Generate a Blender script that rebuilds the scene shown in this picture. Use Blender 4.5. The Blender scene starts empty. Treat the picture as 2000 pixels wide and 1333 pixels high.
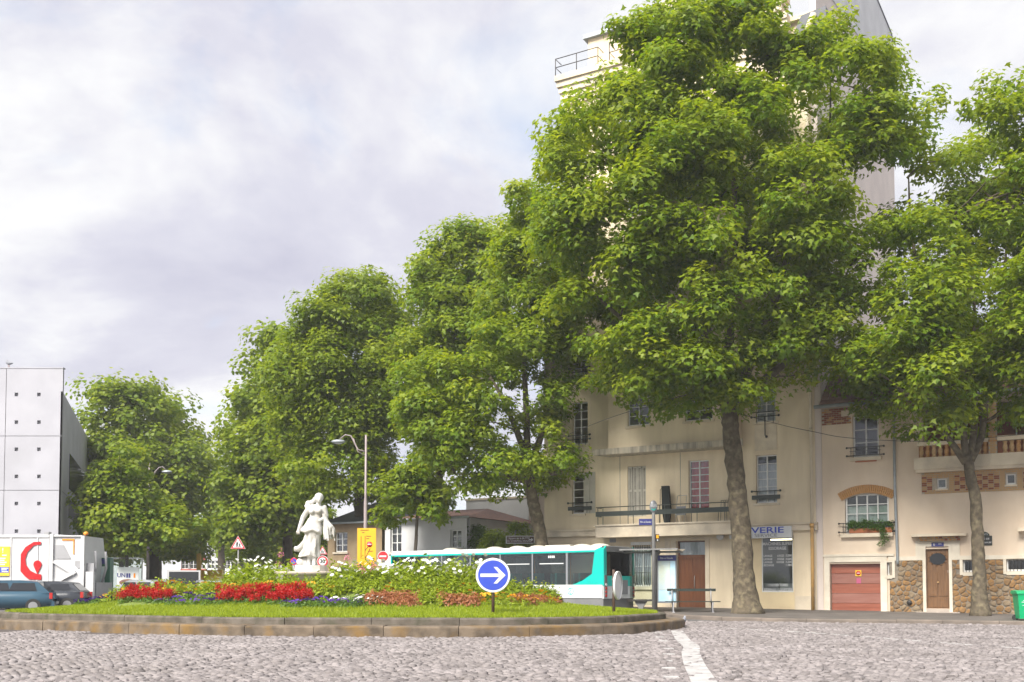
import bpy, math, random
import numpy as np
from mathutils import Matrix, Vector
from math import sin, cos, pi, radians, sqrt, atan2, hypot
random.seed(7); rng = np.random.default_rng(7)
sc = bpy.context.scene
C = sc.collection
# ------------------------------------------------------------------ camera
H = 1.265; F = 2000.0; TH = radians(2.5); CY = 1148 - F*math.tan(TH)
cam = bpy.data.cameras.new('camera'); co = bpy.data.objects.new('camera', cam); C.objects.link(co)
cam.lens = 36; cam.sensor_width = 36; cam.sensor_fit = 'HORIZONTAL'
cam.shift_y = (CY - 666.5)/2000; cam.clip_end = 5000; cam.clip_start = .1
co.location = (0, 0, H); co.rotation_euler = (pi/2 + TH, 0, 0)
sc.camera = co
cy_ = sc.cycles; cy_.max_bounces = 6; cy_.diffuse_bounces = 3; cy_.glossy_bounces = 3; cy_.transmission_bounces = 4; cy_.transparent_max_bounces = 14; cy_.volume_bounces = 0
# ------------------------------------------------------------------ light
SUN_AZ, SUN_EL = radians(-146), radians(46)     # azimuth from +Y towards +X
sv = Vector((sin(SUN_AZ)*cos(SUN_EL), cos(SUN_AZ)*cos(SUN_EL), sin(SUN_EL)))
sl = bpy.data.lights.new('sun', 'SUN'); sl.energy = 2.8; sl.angle = radians(32); sl.color = (1, .95, .86)
so = bpy.data.objects.new('sun', sl); C.objects.link(so)
so.rotation_euler = (-sv).to_track_quat('-Z', 'Y').to_euler(); so.location = (-40, -10, 60)
sc.view_settings.view_transform = 'Standard'; sc.view_settings.look = 'None'
sc.view_settings.exposure = 1.72; sc.view_settings.gamma = 1
W = bpy.data.worlds.new('World'); sc.world = W; W.use_nodes = True
def world():
    nt = W.node_tree; N = nt.nodes; L = nt.links; N.clear()
    out = N.new('ShaderNodeOutputWorld')
    sky = N.new('ShaderNodeTexSky'); sky.sky_type = 'NISHITA'; sky.sun_disc = False
    sky.sun_elevation = SUN_EL; sky.sun_rotation = SUN_AZ
    b1 = N.new('ShaderNodeBackground'); b1.inputs[1].default_value = .075
    L.new(sky.outputs[0], b1.inputs[0])
    tc = N.new('ShaderNodeTexCoord'); sep = N.new('ShaderNodeSeparateXYZ'); L.new(tc.outputs['Generated'], sep.inputs[0])
    def m(op, a, b=None, c=None):
        n = N.new('ShaderNodeMath'); n.operation = op
        for i, v in enumerate((a, b, c)):
            if v is None: continue
            if isinstance(v, (int, float)): n.inputs[i].default_value = v
            else: L.new(v, n.inputs[i])
        return n.outputs[0]
    zz = m('ADD', m('MAXIMUM', sep.outputs[2], 0), .22)
    cx = N.new('ShaderNodeCombineXYZ')
    L.new(m('DIVIDE', sep.outputs[0], zz), cx.inputs[0]); L.new(m('DIVIDE', sep.outputs[1], zz), cx.inputs[1])
    cx.inputs[2].default_value = 3.7
    def noise(scale, detail, rough, dist, off):
        mp = N.new('ShaderNodeMapping'); mp.inputs['Location'].default_value = off; L.new(cx.outputs[0], mp.inputs[0])
        n = N.new('ShaderNodeTexNoise'); n.inputs['Scale'].default_value = scale; n.inputs['Detail'].default_value = detail
        n.inputs['Roughness'].default_value = rough; n.inputs['Distortion'].default_value = dist
        L.new(mp.outputs[0], n.inputs['Vector']); return n.outputs[0]
    def ramp(fac, pts):
        r = N.new('ShaderNodeValToRGB'); e = r.color_ramp.elements
        while len(e) < len(pts): e.new(.5)
        for k, (p, c) in zip(e, pts): k.position = p; k.color = (*c, 1) if len(c) == 3 else c
        L.new(fac, r.inputs[0]); return r.outputs[0]
    cl = ramp(noise(1.3, 10, .60, .25, (14.2, 2.2, 0)), [(.30, (.235, .235, .285)), (.44, (.29, .29, .33)), (.54, (.375, .375, .385)), (.66, (.43, .43, .43))])
    cover = ramp(noise(1.5, 8, .6, .5, (8.1, 3.0, 0)), [(.30, (.45, .45, .45)), (.50, (1, 1, 1))])
    b2 = N.new('ShaderNodeBackground'); L.new(cl, b2.inputs[0]); b2.inputs[1].default_value = .79
    mx = N.new('ShaderNodeMixShader'); L.new(cover, mx.inputs[0]); L.new(b1.outputs[0], mx.inputs[1]); L.new(b2.outputs[0], mx.inputs[2])
    L.new(mx.outputs[0], out.inputs[0])
world()
# ------------------------------------------------------------------ projection helpers (where things stand in the place)
def ray(px, py):
    a = (px-1000)/F; b = (CY-py)/F
    return Vector((a, cos(TH)-b*sin(TH), sin(TH)+b*cos(TH)))
def at(px, py, Y):
    d = ray(px, py); t = Y/d.y; return Vector((d.x*t, Y, H+d.z*t))
def gpt(px, py, z=0.):
    d = ray(px, py); t = (z-H)/d.z; return Vector((d.x*t, d.y*t, z))
P0 = Vector((12.98, 43.56, 0)); EU = Vector((cos(radians(30)), -.5, 0)); EI = Vector((.5, cos(radians(30)), 0))
def fa(px, py, d=0.):                      # pixel -> (u, z) on the facade plane pushed d metres outwards
    r = ray(px, py); o = Vector((0, 0, H)); t = ((P0 - EI*d - o).dot(EI))/r.dot(EI); p = o + r*t
    return (p-P0).dot(EU), p.z
def gab(px, py):
    r = ray(px, py); o = Vector((0, 0, H)); t = ((P0-o).dot(EU))/r.dot(EU); p = o+r*t
    return (p-P0).dot(EI), p.z
def sstep(a, b, x):
    t = min(1, max(0, (x-a)/(b-a))); return t*t*(3-2*t)
def gz(y): return .22*sstep(34, 50, y)
# ------------------------------------------------------------------ materials
MATS = {}
def mat(name, c1, c2=None, scale=4., rough=.8, bump=0., bscale=60., metal=0., stretch=None, emit=0., detail=5, lo=.35, hi=.65, tint=None, c3=None, s3=1., spec=None):
    if name in MATS: return MATS[name]
    m = bpy.data.materials.new(name); m.use_nodes = True; nt = m.node_tree; N = nt.nodes; L = nt.links
    b = N['Principled BSDF']; b.inputs['Roughness'].default_value = rough; b.inputs['Metallic'].default_value = metal
    if spec is not None: b.inputs['Specular IOR Level'].default_value = spec
    b.inputs['Base Color'].default_value = (*c1, 1)
    tc = N.new('ShaderNodeTexCoord')
    col = None
    def nz(sc_, det, stretch_):
        mp = N.new('ShaderNodeMapping'); L.new(tc.outputs['Object'], mp.inputs[0])
        if stretch_: mp.inputs['Scale'].default_value = stretch_
        n = N.new('ShaderNodeTexNoise'); n.inputs['Scale'].default_value = sc_; n.inputs['Detail'].default_value = det
        L.new(mp.outputs[0], n.inputs['Vector']); return n.outputs[0]
    def mixc(fac, a, bb):
        x = N.new('ShaderNodeMix'); x.data_type = 'RGBA'; L.new(fac, x.inputs[0])
        for i, v in ((6, a), (7, bb)):
            if isinstance(v, tuple): x.inputs[i].default_value = (*v, 1)
            else: L.new(v, x.inputs[i])
        return x.outputs[2]
    if c2 is not None:
        r = N.new('ShaderNodeMapRange'); r.inputs[1].default_value = lo; r.inputs[2].default_value = hi
        L.new(nz(scale, detail, stretch), r.inputs[0]); col = mixc(r.outputs[0], c1, c2)
    if c3 is not None:
        r = N.new('ShaderNodeMapRange'); r.inputs[1].default_value = .5; r.inputs[2].default_value = .75
        L.new(nz(s3, 4, None), r.inputs[0]); col = mixc(r.outputs[0], col if col else c1, c3)
    if tint:                                   # per-piece colour from a mesh attribute
        a = N.new('ShaderNodeAttribute'); a.attribute_name = 'tint'; col = mixc(a.outputs['Fac'], col if col else c1, tint)
    if col: L.new(col, b.inputs['Base Color'])
    if bump:
        bp = N.new('ShaderNodeBump'); bp.inputs['Strength'].default_value = bump; bp.inputs['Distance'].default_value = .02
        L.new(nz(bscale, 4, None), bp.inputs['Height']); L.new(bp.outputs[0], b.inputs['Normal'])
    if emit:
        b.inputs['Emission Color'].default_value = (*c1, 1); b.inputs['Emission Strength'].default_value = emit
    MATS[name] = m; return m
def leafmat(name, c1, c2, trans, tf=.4):
    m = bpy.data.materials.new(name); m.use_nodes = True; nt = m.node_tree; N = nt.nodes; L = nt.links
    b = N['Principled BSDF']; b.inputs['Roughness'].default_value = .5; b.inputs['Specular IOR Level'].default_value = .35
    a = N.new('ShaderNodeAttribute'); a.attribute_name = 'tint'
    x = N.new('ShaderNodeMix'); x.data_type = 'RGBA'; L.new(a.outputs['Fac'], x.inputs[0]); x.inputs[6].default_value = (*c1, 1); x.inputs[7].default_value = (*c2, 1)
    L.new(x.outputs[2], b.inputs['Base Color'])
    t = N.new('ShaderNodeBsdfTranslucent')
    y = N.new('ShaderNodeMix'); y.data_type = 'RGBA'; y.blend_type = 'MULTIPLY'; y.inputs[0].default_value = 1; L.new(x.outputs[2], y.inputs[6]); y.inputs[7].default_value = (*trans, 1)
    L.new(y.outputs[2], t.inputs[0])
    ms = N.new('ShaderNodeMixShader'); ms.inputs[0].default_value = tf; L.new(b.outputs[0], ms.inputs[1]); L.new(t.outputs[0], ms.inputs[2])
    L.new(ms.outputs[0], N['Material Output'].inputs[0]); MATS[name] = m; return m
def glassmat(name, tintc, gl=.12):
    m = bpy.data.materials.new(name); m.use_nodes = True; nt = m.node_tree; N = nt.nodes; L = nt.links; N.remove(N['Principled BSDF'])
    t = N.new('ShaderNodeBsdfTransparent'); t.inputs[0].default_value = (*tintc, 1)
    g = N.new('ShaderNodeBsdfGlossy'); g.inputs['Roughness'].default_value = .03; g.inputs[0].default_value = (.9, .92, .95, 1)
    lw = N.new('ShaderNodeFresnel'); lw.inputs[0].default_value = 1.5
    ad = N.new('ShaderNodeMath'); ad.operation = 'ADD'; ad.use_clamp = True; ad.inputs[1].default_value = gl; L.new(lw.outputs[0], ad.inputs[0])
    x = N.new('ShaderNodeMixShader'); L.new(ad.outputs[0], x.inputs[0]); L.new(t.outputs[0], x.inputs[1]); L.new(g.outputs[0], x.inputs[2])
    L.new(x.outputs[0], N['Material Output'].inputs[0]); MATS[name] = m; return m
mat('asphalt', (.075, .073, .075), (.13, .125, .125), 1.2, .9, .4, 90)
mat('joint_sand', (.085, .07, .065), (.055, .045, .04), 3, .95)
mat('cobble', (.20, .178, .176), (.265, .238, .24), .6, .8, .5, 45, tint=(.10, .088, .088))
mat('pavement_asphalt', (.085, .075, .068), (.13, .115, .105), 1.0, .9, .3, 80, c3=(.09, .085, .08), s3=.6)
mat('kerb_granite', (.17, .13, .092), (.075, .057, .04), 2.6, .9, .6, 30, c3=(.20, .115, .03), s3=1.7)
mat('kerb_dark', (.06, .05, .036), (.14, .12, .098), 2.4, .9, .6, 30, c3=(.045, .05, .025), s3=2.2)
mat('pave_kerb', (.19, .155, .13), (.12, .10, .085), 1.5, .85, .4, 30)
mat('white_slab', (.42, .41, .41), (.31, .30, .30), 3, .8, .3, 40)
mat('soil', (.05, .035, .022), (.075, .05, .03), 4, .95, .5, 30)
mat('turf', (.11, .16, .02), (.15, .20, .03), 3, .9, .5, 60)
mat('cream', (.74, .63, .46), (.66, .555, .40), 1.1, .9, .15, 60, stretch=(2.5, 2.5, .35), c3=(.57, .47, .34), s3=.45)
mat('cream_trim', (.72, .63, .49), (.60, .51, .39), 1.5, .85, .15, 60, c3=(.40, .35, .28), s3=.9)
mat('slab_stain', (.52, .46, .37), (.25, .23, .19), 2.0, .9, .2, 50, stretch=(3, 3, .4))
mat('house_render', (.72, .60, .47), (.63, .51, .39), .8, .92, .3, 90, stretch=(1.5, 1.5, .5), c3=(.58, .48, .38), s3=.5)
mat('shop_paint', (.78, .64, .40), (.72, .58, .36), 1.2, .7)
mat('door_surround', (.71, .65, .54), (.60, .54, .44), 2, .8, .1, 60)
mat('white_render', (.60, .60, .61), (.52, .52, .53), .7, .9, .2, 60)
mat('pink_render', (.66, .58, .53), (.58, .51, .47), .5, .9, .2, 60)
mat('grey_trim', (.36, .36, .38), (.30, .30, .32), 2, .7)
mat('slate', (.045, .05, .065), (.065, .07, .09), 3, .5)
mat('dark_green', (.022, .032, .028), (.03, .04, .034), 3, .45)
mat('iron', (.018, .018, .018), (.035, .03, .028), 8, .5)
mat('white_paint', (.74, .74, .72), (.66, .66, .64), 3, .5)
mat('shutter_grey', (.50, .47, .41), (.42, .40, .35), 3, .7)
mat('interior_shade', (.035, .033, .03), (.05, .045, .04), .8, .95)  # near-black: the shade of unlit rooms is put into this colour
mat('curtain_white', (.58, .60, .62), (.45, .47, .50), 6, .95, stretch=(4, 4, .3))
mat('curtain_red', (.50, .02, .018), (.34, .012, .012), 6, .9, stretch=(5, 5, .3))
mat('curtain_green', (.20, .28, .20), (.42, .47, .42), 2, .9)
mat('brown_door', (.17, .062, .025), (.12, .042, .018), 3, .4, stretch=(4, 4, .4))
mat('oak_door', (.20, .10, .04), (.13, .062, .025), 4, .5, .2, 40, stretch=(5, 5, .4))
mat('garage_red', (.36, .12, .075), (.25, .075, .045), 1.5, .35, stretch=(.4, 1, 4))
mat('garage_grey', (.34, .16, .125), (.26, .10, .075), 1.5, .35, stretch=(.4, 1, 3))
mat('brick_red', (.28, .085, .04), (.20, .06, .03), 14, .85, .3, 60)
mat('brick_ochre', (.52, .34, .17), (.42, .26, .12), 14, .85, .3, 60)
mat('brick_arch', (.50, .27, .10), (.40, .20, .07), 10, .85, .3, 60)
mat('mortar', (.44, .38, .30), (.34, .30, .24), 6, .95, .3, 60)
for i, (a, b) in enumerate((((.30, .175, .075), (.19, .12, .06)), ((.27, .215, .15), (.19, .145, .095)), ((.34, .19, .07), (.22, .13, .06)), ((.22, .165, .11), (.29, .22, .14)), ((.15, .105, .07), (.25, .165, .09)))):
    mat('rubble%d' % i, a, b, 9, .9, 1.0, 30)
mat('rubble_joint', (.29, .25, .20), (.18, .155, .125), 4, .95, .5, 40)
mat('roof_tile', (.24, .12, .085), (.17, .095, .075), 6, .8, .3, 40, tint=(.30, .19, .15))
mat('zinc', (.33, .36, .38), (.26, .29, .31), 3, .45, metal=.3)
mat('pipe_cream', (.62, .55, .43), (.55, .48, .37), 3, .6)
mat('pipe_ochre', (.46, .27, .085), (.36, .22, .09), 5, .7)
mat('bark', (.125, .10, .068), (.062, .05, .033), 5, .95, .9, 20, c3=(.22, .185, .115), s3=4.5)
mat('bark_dark', (.095, .075, .055), (.06, .05, .038), 3, .95, .8, 14)
mat('marble', (.58, .57, .55), (.48, .465, .44), 3, .6, .2, 25, c3=(.40, .37, .32), s3=3)
mat('plinth_stone', (.46, .40, .35), (.36, .31, .27), 3, .9, .4, 30)
mat('teal', (.0, .42, .37), (.0, .39, .345), 1, .3)
mat('bus_white', (.60, .62, .63), (.53, .55, .56), .8, .3)
mat('bus_grey', (.13, .135, .14), (.18, .18, .185), 1, .5)
mat('dome', (.56, .53, .46), (.48, .45, .39), 3, .6)
mat('rubber', (.02, .02, .02), None, rough=.8)
mat('steel', (.45, .45, .46), None, rough=.35, metal=.8)
mat('red_light', (.42, .02, .015), None, rough=.25)
mat('sign_blue', (.028, .06, .42), (.034, .07, .46), 2, .4)
mat('sign_white', (.62, .63, .64), None, rough=.45)
mat('sign_red', (.52, .02, .03), None, rough=.45)
mat('sign_yellow', (.82, .40, .01), (.76, .36, .01), 2, .5)
mat('black', (.012, .012, .012), None, rough=.6)
mat('post_brown', (.075, .038, .026), (.05, .03, .022), 5, .6)
mat('post_grey', (.20, .20, .20), (.16, .16, .16), 3, .5)
mat('lamp_post', (.30, .25, .25), (.24, .20, .20), 3, .5)
mat('bin_green', (.0, .34, .13), (.0, .31, .12), 2, .4)
mat('kiosk_green', (.015, .10, .06), (.02, .12, .07), 3, .4)
mat('navy', (.03, .035, .17), (.035, .04, .2), 3, .4)
mat('poster_pale', (.60, .66, .55), (.50, .62, .66), 2.5, .5)
mat('poster_blue', (.38, .62, .78), (.50, .70, .82), 3, .5)
mat('poster_brown', (.30, .15, .10), (.16, .09, .07), 3, .5)
mat('poster_yellow', (.82, .48, .02), (.80, .52, .05), 3, .5)
mat('concrete', (.40, .40, .44), (.35, .35, .39), .5, .85, .1, 50, c3=(.34, .34, .37), s3=.25)
mat('concrete_gap', (.10, .10, .11), None, rough=.9)
mat('bronze_glass', (.022, .024, .028), None, rough=.1)
mat('truck_white', (.58, .58, .59), (.50, .50, .51), .7, .35)
mat('truck_grey', (.33, .33, .35), (.28, .28, .29), 2, .5)
mat('truck_red', (.46, .003, .008), None, rough=.4)
mat('orange_paint', (.75, .27, .02), None, rough=.4)
mat('car_blue', (.035, .085, .13), (.03, .075, .115), 1, .25)
mat('car_silver', (.38, .40, .43), None, rough=.25, metal=.4)
mat('car_dark', (.03, .035, .045), None, rough=.25)
mat('yellow_machine', (.70, .42, .05), (.6, .35, .05), 2, .5)
mat('sky_tube', (1, .86, .55), None, emit=1.6)
mat('pigeon', (.16, .17, .20), (.30, .31, .34), 9, .7)
mat('towel', (.012, .016, .016), None, rough=.95)
mat('terracotta', (.35, .12, .05), None, rough=.9)
mat('brown_house', (.30, .22, .13), (.24, .17, .10), 2, .8)
mat('far_brick', (.42, .09, .06), (.34, .07, .05), 2, .9)
mat('panel_grey', (.19, .20, .22), None, rough=.3)
glassmat('glass', (.95, .97, .97), .0)
glassmat('bus_glass', (.60, .66, .66), .01)
glassmat('shelter_glass', (.85, .9, .88), .02)
leafmat('leaf_plane', (.115, .20, .010), (.31, .355, .012), (1.5, 1.45, .8), .5)
leafmat('leaf_far', (.12, .195, .010), (.29, .34, .012), (1.5, 1.45, .8), .5)
leafmat('leaf_lime', (.15, .235, .008), (.32, .38, .014), (1.2, 1.2, .8), .4)
leafmat('leaf_shrub', (.06, .14, .015), (.13, .22, .02), (1.2, 1.2, .8), .35)
leafmat('leaf_rust', (.26, .085, .03), (.38, .16, .07), (1.1, 1, .8), .3)
leafmat('grass_blade', (.21, .29, .012), (.34, .40, .02), (1.2, 1.2, .8), .4)
leafmat('petal_red', (.36, .003, .004), (.54, .012, .008), (1.1, 1, 1), .3)
leafmat('petal_purple', (.07, .02, .24), (.14, .05, .36), (1.1, 1, 1.1), .3)
leafmat('petal_orange', (.75, .26, .01), (.80, .48, .03), (1.1, 1, 1), .3)
leafmat('petal_white', (.74, .74, .68), (.80, .80, .78), (1, 1, 1), .3)
leafmat('petal_pink', (.65, .16, .30), (.75, .28, .40), (1, 1, 1), .3)
# ------------------------------------------------------------------ object helpers
def thing(name, label, cat, loc=(0, 0, 0), rz=0., group=None, parent=None):
    o = bpy.data.objects.new(name, None); C.objects.link(o); o.location = loc; o.rotation_euler = (0, 0, rz)
    o.empty_display_size = .3
    if label: o['label'] = label
    if cat: o['category'] = cat
    if group: o['group'] = group
    return o
def link(name, me, m, parent=None, kind=None, label=None):
    o = bpy.data.objects.new(name, me); C.objects.link(o)
    if m is not None:
        me.materials.clear(); me.materials.append(MATS[m] if isinstance(m, str) else m)
    if parent is not None: o.parent = parent
    if kind: o['kind'] = kind
    if label: o['label'] = label
    return o
def share(src, parent, loc, rot=(0, 0, 0), scale=(1, 1, 1), name=None, m=None):
    o = bpy.data.objects.new(name or src.name.split('.')[0], src.data); C.objects.link(o)
    o.parent = parent; o.location = loc; o.rotation_euler = rot; o.scale = scale
    if m:
        o.material_slots[0].link = 'OBJECT'; o.material_slots[0].material = MATS[m]
    return o
class MB:
    def __init__(s): s.v = []; s.f = []; s.sm = []
    def add(s, vs, fs, smooth=False):
        n = len(s.v); s.v += [tuple(p) for p in vs]; s.f += [[i+n for i in f] for f in fs]; s.sm += [smooth]*len(fs); return s
    def box(s, x0, x1, y0, y1, z0, z1, M=None):
        vs = [Vector(p) for p in ((x0, y0, z0), (x1, y0, z0), (x1, y1, z0), (x0, y1, z0), (x0, y0, z1), (x1, y0, z1), (x1, y1, z1), (x0, y1, z1))]
        if M is not None: vs = [M @ p for p in vs]
        return s.add(vs, [(0, 3, 2, 1), (4, 5, 6, 7), (0, 1, 5, 4), (1, 2, 6, 5), (2, 3, 7, 6), (3, 0, 4, 7)])
    def prism(s, pts, a, b, fn):            # polygon pts extruded from a to b, fn(p, q, t)->xyz
        n = len(pts); vs = [fn(p[0], p[1], a) for p in pts] + [fn(p[0], p[1], b) for p in pts]
        return s.add(vs, [list(range(n))[::-1], list(range(n, 2*n))] + [(i, (i+1) % n, n+(i+1) % n, n+i) for i in range(n)])
    def tube(s, path, rad, n=8, cap=True, flat=None):
        path = [Vector(p) for p in path]
        if isinstance(rad, (int, float)): rad = [rad]*len(path)
        rings = []; up = Vector((0, 0, 1)); px = None
        for i, p in enumerate(path):
            d = (path[min(i+1, len(path)-1)]-path[max(i-1, 0)]).normalized()
            if px is None:
                px = d.cross(up)
                if px.length < .05: px = d.cross(Vector((0, 1, 0)))
            px = (px - d*px.dot(d)).normalized(); py = d.cross(px)
            rings.append([p + (px*cos(2*pi*k/n) + py*sin(2*pi*k/n))*rad[i] for k in range(n)])
        vs = [q for r in rings for q in r]; fs = []
        for i in range(len(path)-1):
            for k in range(n): fs.append((i*n+k, i*n+(k+1) % n, (i+1)*n+(k+1) % n, (i+1)*n+k))
        s.add(vs, fs, True)
        if cap:
            b = len(s.v)-len(vs); s.f += [[b+k for k in range(n)][::-1], [b+(len(path)-1)*n+k for k in range(n)]]; s.sm += [False, False]
        return s
    def lathe(s, prof, c=(0, 0, 0), n=20, sx=1, sy=1, axis='z', smooth=True):
        vs = []
        for r, z in prof:
            for k in range(n):
                a = 2*pi*k/n; p = (r*cos(a)*sx, r*sin(a)*sy, z)
                if axis == 'y': p = (p[0], -p[2], p[1])     # axis pointing to -y
                vs.append((p[0]+c[0], p[1]+c[1], p[2]+c[2]))
        fs = [(i*n+k, i*n+(k+1) % n, (i+1)*n+(k+1) % n, (i+1)*n+k) for i in range(len(prof)-1) for k in range(n)]
        return s.add(vs, fs, smooth)
    def ball(s, c, r, n=10, sc=(1, 1, 1), M=None):
        vs = []; m = n//2+1
        for i in range(m+1):
            t = pi*i/m
            for k in range(n):
                a = 2*pi*k/n; p = Vector((sin(t)*cos(a)*r*sc[0], sin(t)*sin(a)*r*sc[1], cos(t)*r*sc[2]))
                if M is not None: p = M @ p
                vs.append(p + Vector(c))
        return s.add(vs, [(i*n+k, (i+1)*n+k, (i+1)*n+(k+1) % n, i*n+(k+1) % n) for i in range(m) for k in range(n)], True)
    def mesh(s, name):
        me = bpy.data.meshes.new(name); me.from_pydata(s.v, [], s.f); me.polygons.foreach_set('use_smooth', s.sm); me.update(); return me
    def build(s, name, m, parent=None, kind=None, label=None): return link(name, s.mesh(name), m, parent, kind, label)
def bx(name, m, parent, *a, kind=None, label=None): return MB().box(*a).build(name, m, parent, kind, label)
def text(body, size, m, parent, loc, rot=(pi/2, 0, 0), align='CENTER', sx=1., bold=0., shear=0., name='lettering'):
    c = bpy.data.curves.new(name, 'FONT'); c.body = body; c.size = size; c.align_x = align; c.align_y = 'CENTER'; c.extrude = .004
    c.offset = bold; c.shear = shear; c.resolution_u = 3
    tmp = bpy.data.objects.new('tmp', c); me = bpy.data.meshes.new_from_object(tmp); bpy.data.objects.remove(tmp); bpy.data.curves.remove(c)
    o = link(name, me, m, parent); o.location = loc; o.rotation_euler = rot; o.scale = (sx, 1, 1); return o
def npmesh(name, V, faces_n, m, parent=None, kind=None, tint=None, label=None, smooth=False):
    """V: (K, nv, 3) pieces sharing the face list faces_n (list of index tuples)."""
    K, nv = V.shape[:2]; me = bpy.data.meshes.new(name)
    me.vertices.add(K*nv); me.vertices.foreach_set('co', V.reshape(-1).astype(np.float32))
    lens = np.array([len(f) for f in faces_n]); idx = np.concatenate([np.array(f) for f in faces_n])
    li = (np.arange(K)[:, None]*nv + idx[None, :]).reshape(-1); lt = np.tile(lens, K)
    me.loops.add(len(li)); me.loops.foreach_set('vertex_index', li.astype(np.int32))
    me.polygons.add(len(lt)); st = np.concatenate([[0], np.cumsum(lt)[:-1]])
    me.polygons.foreach_set('loop_start', st.astype(np.int32))
    if tint is not None:
        a = me.attributes.new('tint', 'FLOAT', 'POINT'); a.data.foreach_set('value', np.repeat(tint, nv).astype(np.float32))
    me.update(calc_edges=True); me.validate()
    return link(name, me, m, parent, kind, label)
# ------------------------------------------------------------------ ground, island outline
def spline(pts, closed=True, step=.22):
    P = [Vector(p) for p in pts]; n = len(P); out = []
    for i in range(n if closed else n-1):
        g = lambda k: P[k % n] if closed else P[min(max(k, 0), n-1)]
        a, b, c, d = g(i-1), g(i), g(i+1), g(i+2); m = max(2, int((c-b).length/step))
        for j in range(m):
            t = j/m
            out.append(.5*((2*b)+(c-a)*t+(2*a-5*b+4*c-d)*t*t+(3*b-a-3*c+d)*t**3))
    if not closed: out.append(P[-1])
    return out
fr = [gpt(*p).to_2d() for p in ((0, 1229), (175, 1235), (350, 1241), (520, 1244), (700, 1245.3), (960, 1245.6), (1120, 1242.5), (1238, 1238.5), (1312, 1231))]
ISL = spline(fr + [Vector(p) for p in ((5.45, 32.4), (5.2, 34.4), (3.4, 36.9), (-.5, 39.4), (-5, 41), (-10.5, 41.3), (-15, 39.4), (-17.4, 36), (-17.3, 33.2))])
def inset(poly, d):
    n = len(poly); out = []
    for i in range(n):
        t = (poly[(i+2) % n]-poly[i-2]).normalized(); out.append(poly[i] + Vector((-t.y, t.x))*d)
    return out
area = sum(ISL[i].x*ISL[(i+1) % len(ISL)].y-ISL[(i+1) % len(ISL)].x*ISL[i].y for i in range(len(ISL)))
if area < 0: ISL = ISL[::-1]
UP = inset(ISL, .58); UPI = inset(ISL, .90)
def pdist(P, poly):                         # P (n,2) -> inside?, distance to outline
    A = np.array([tuple(p)[:2] for p in poly]); B = np.roll(A, -1, 0); D = np.full(len(P), 1e9); ins = np.zeros(len(P), bool)
    for a, b in zip(A, B):
        ab = b-a; l2 = max(1e-9, ab@ab); t = np.clip(((P-a)@ab)/l2, 0, 1); D = np.minimum(D, np.hypot(*(P-a-t[:, None]*ab).T))
        cr = (a[1] > P[:, 1]) != (b[1] > P[:, 1])
        with np.errstate(divide='ignore', invalid='ignore'):
            ins ^= cr & (P[:, 0] < (b[0]-a[0])*(P[:, 1]-a[1])/(b[1]-a[1]+1e-12)+a[0])
    return ins, D
def mound_e(e):
    e = np.asarray(e, float); t = np.clip((e-2.3)/3.6, 0, 1)
    return .45+.085*np.minimum(e, 2.8)+.72*t*t*(3-2*t)
def mound(x, y):
    i, d = pdist(np.array([[x, y]]), UPI); return float(mound_e(d[0] if i[0] else 0))
# ground sheet to the horizon
ys = [-60, 0, 10, 20, 30, 34, 36, 38, 40, 42, 44, 46, 48, 50, 55, 70, 120, 300, 900, 2500]; xs = [-2500, -600, -150, -60, -30, -15, 0, 15, 30, 60, 150, 600, 2500]
g = MB(); g.add([(x, y, gz(y)-.012) for y in ys for x in xs], [(j*len(xs)+i, j*len(xs)+i+1, (j+1)*len(xs)+i+1, (j+1)*len(xs)+i) for j in range(len(ys)-1) for i in range(len(xs)-1)])
g.build('ground', 'asphalt', None, 'structure')
# pavement by the buildings
KP = [(26, 29.4), (17.1, 34.4), (11.75, 36.2), (8.6, 37.6), (6.3, 40.3), (6.35, 43.4), (5.4, 45.6), (1.5, 48.3), (-6, 53.6), (-14, 59.2), (-40, 76)]
KP = [p for p in spline([Vector(p) for p in KP], False, .5)]
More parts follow.
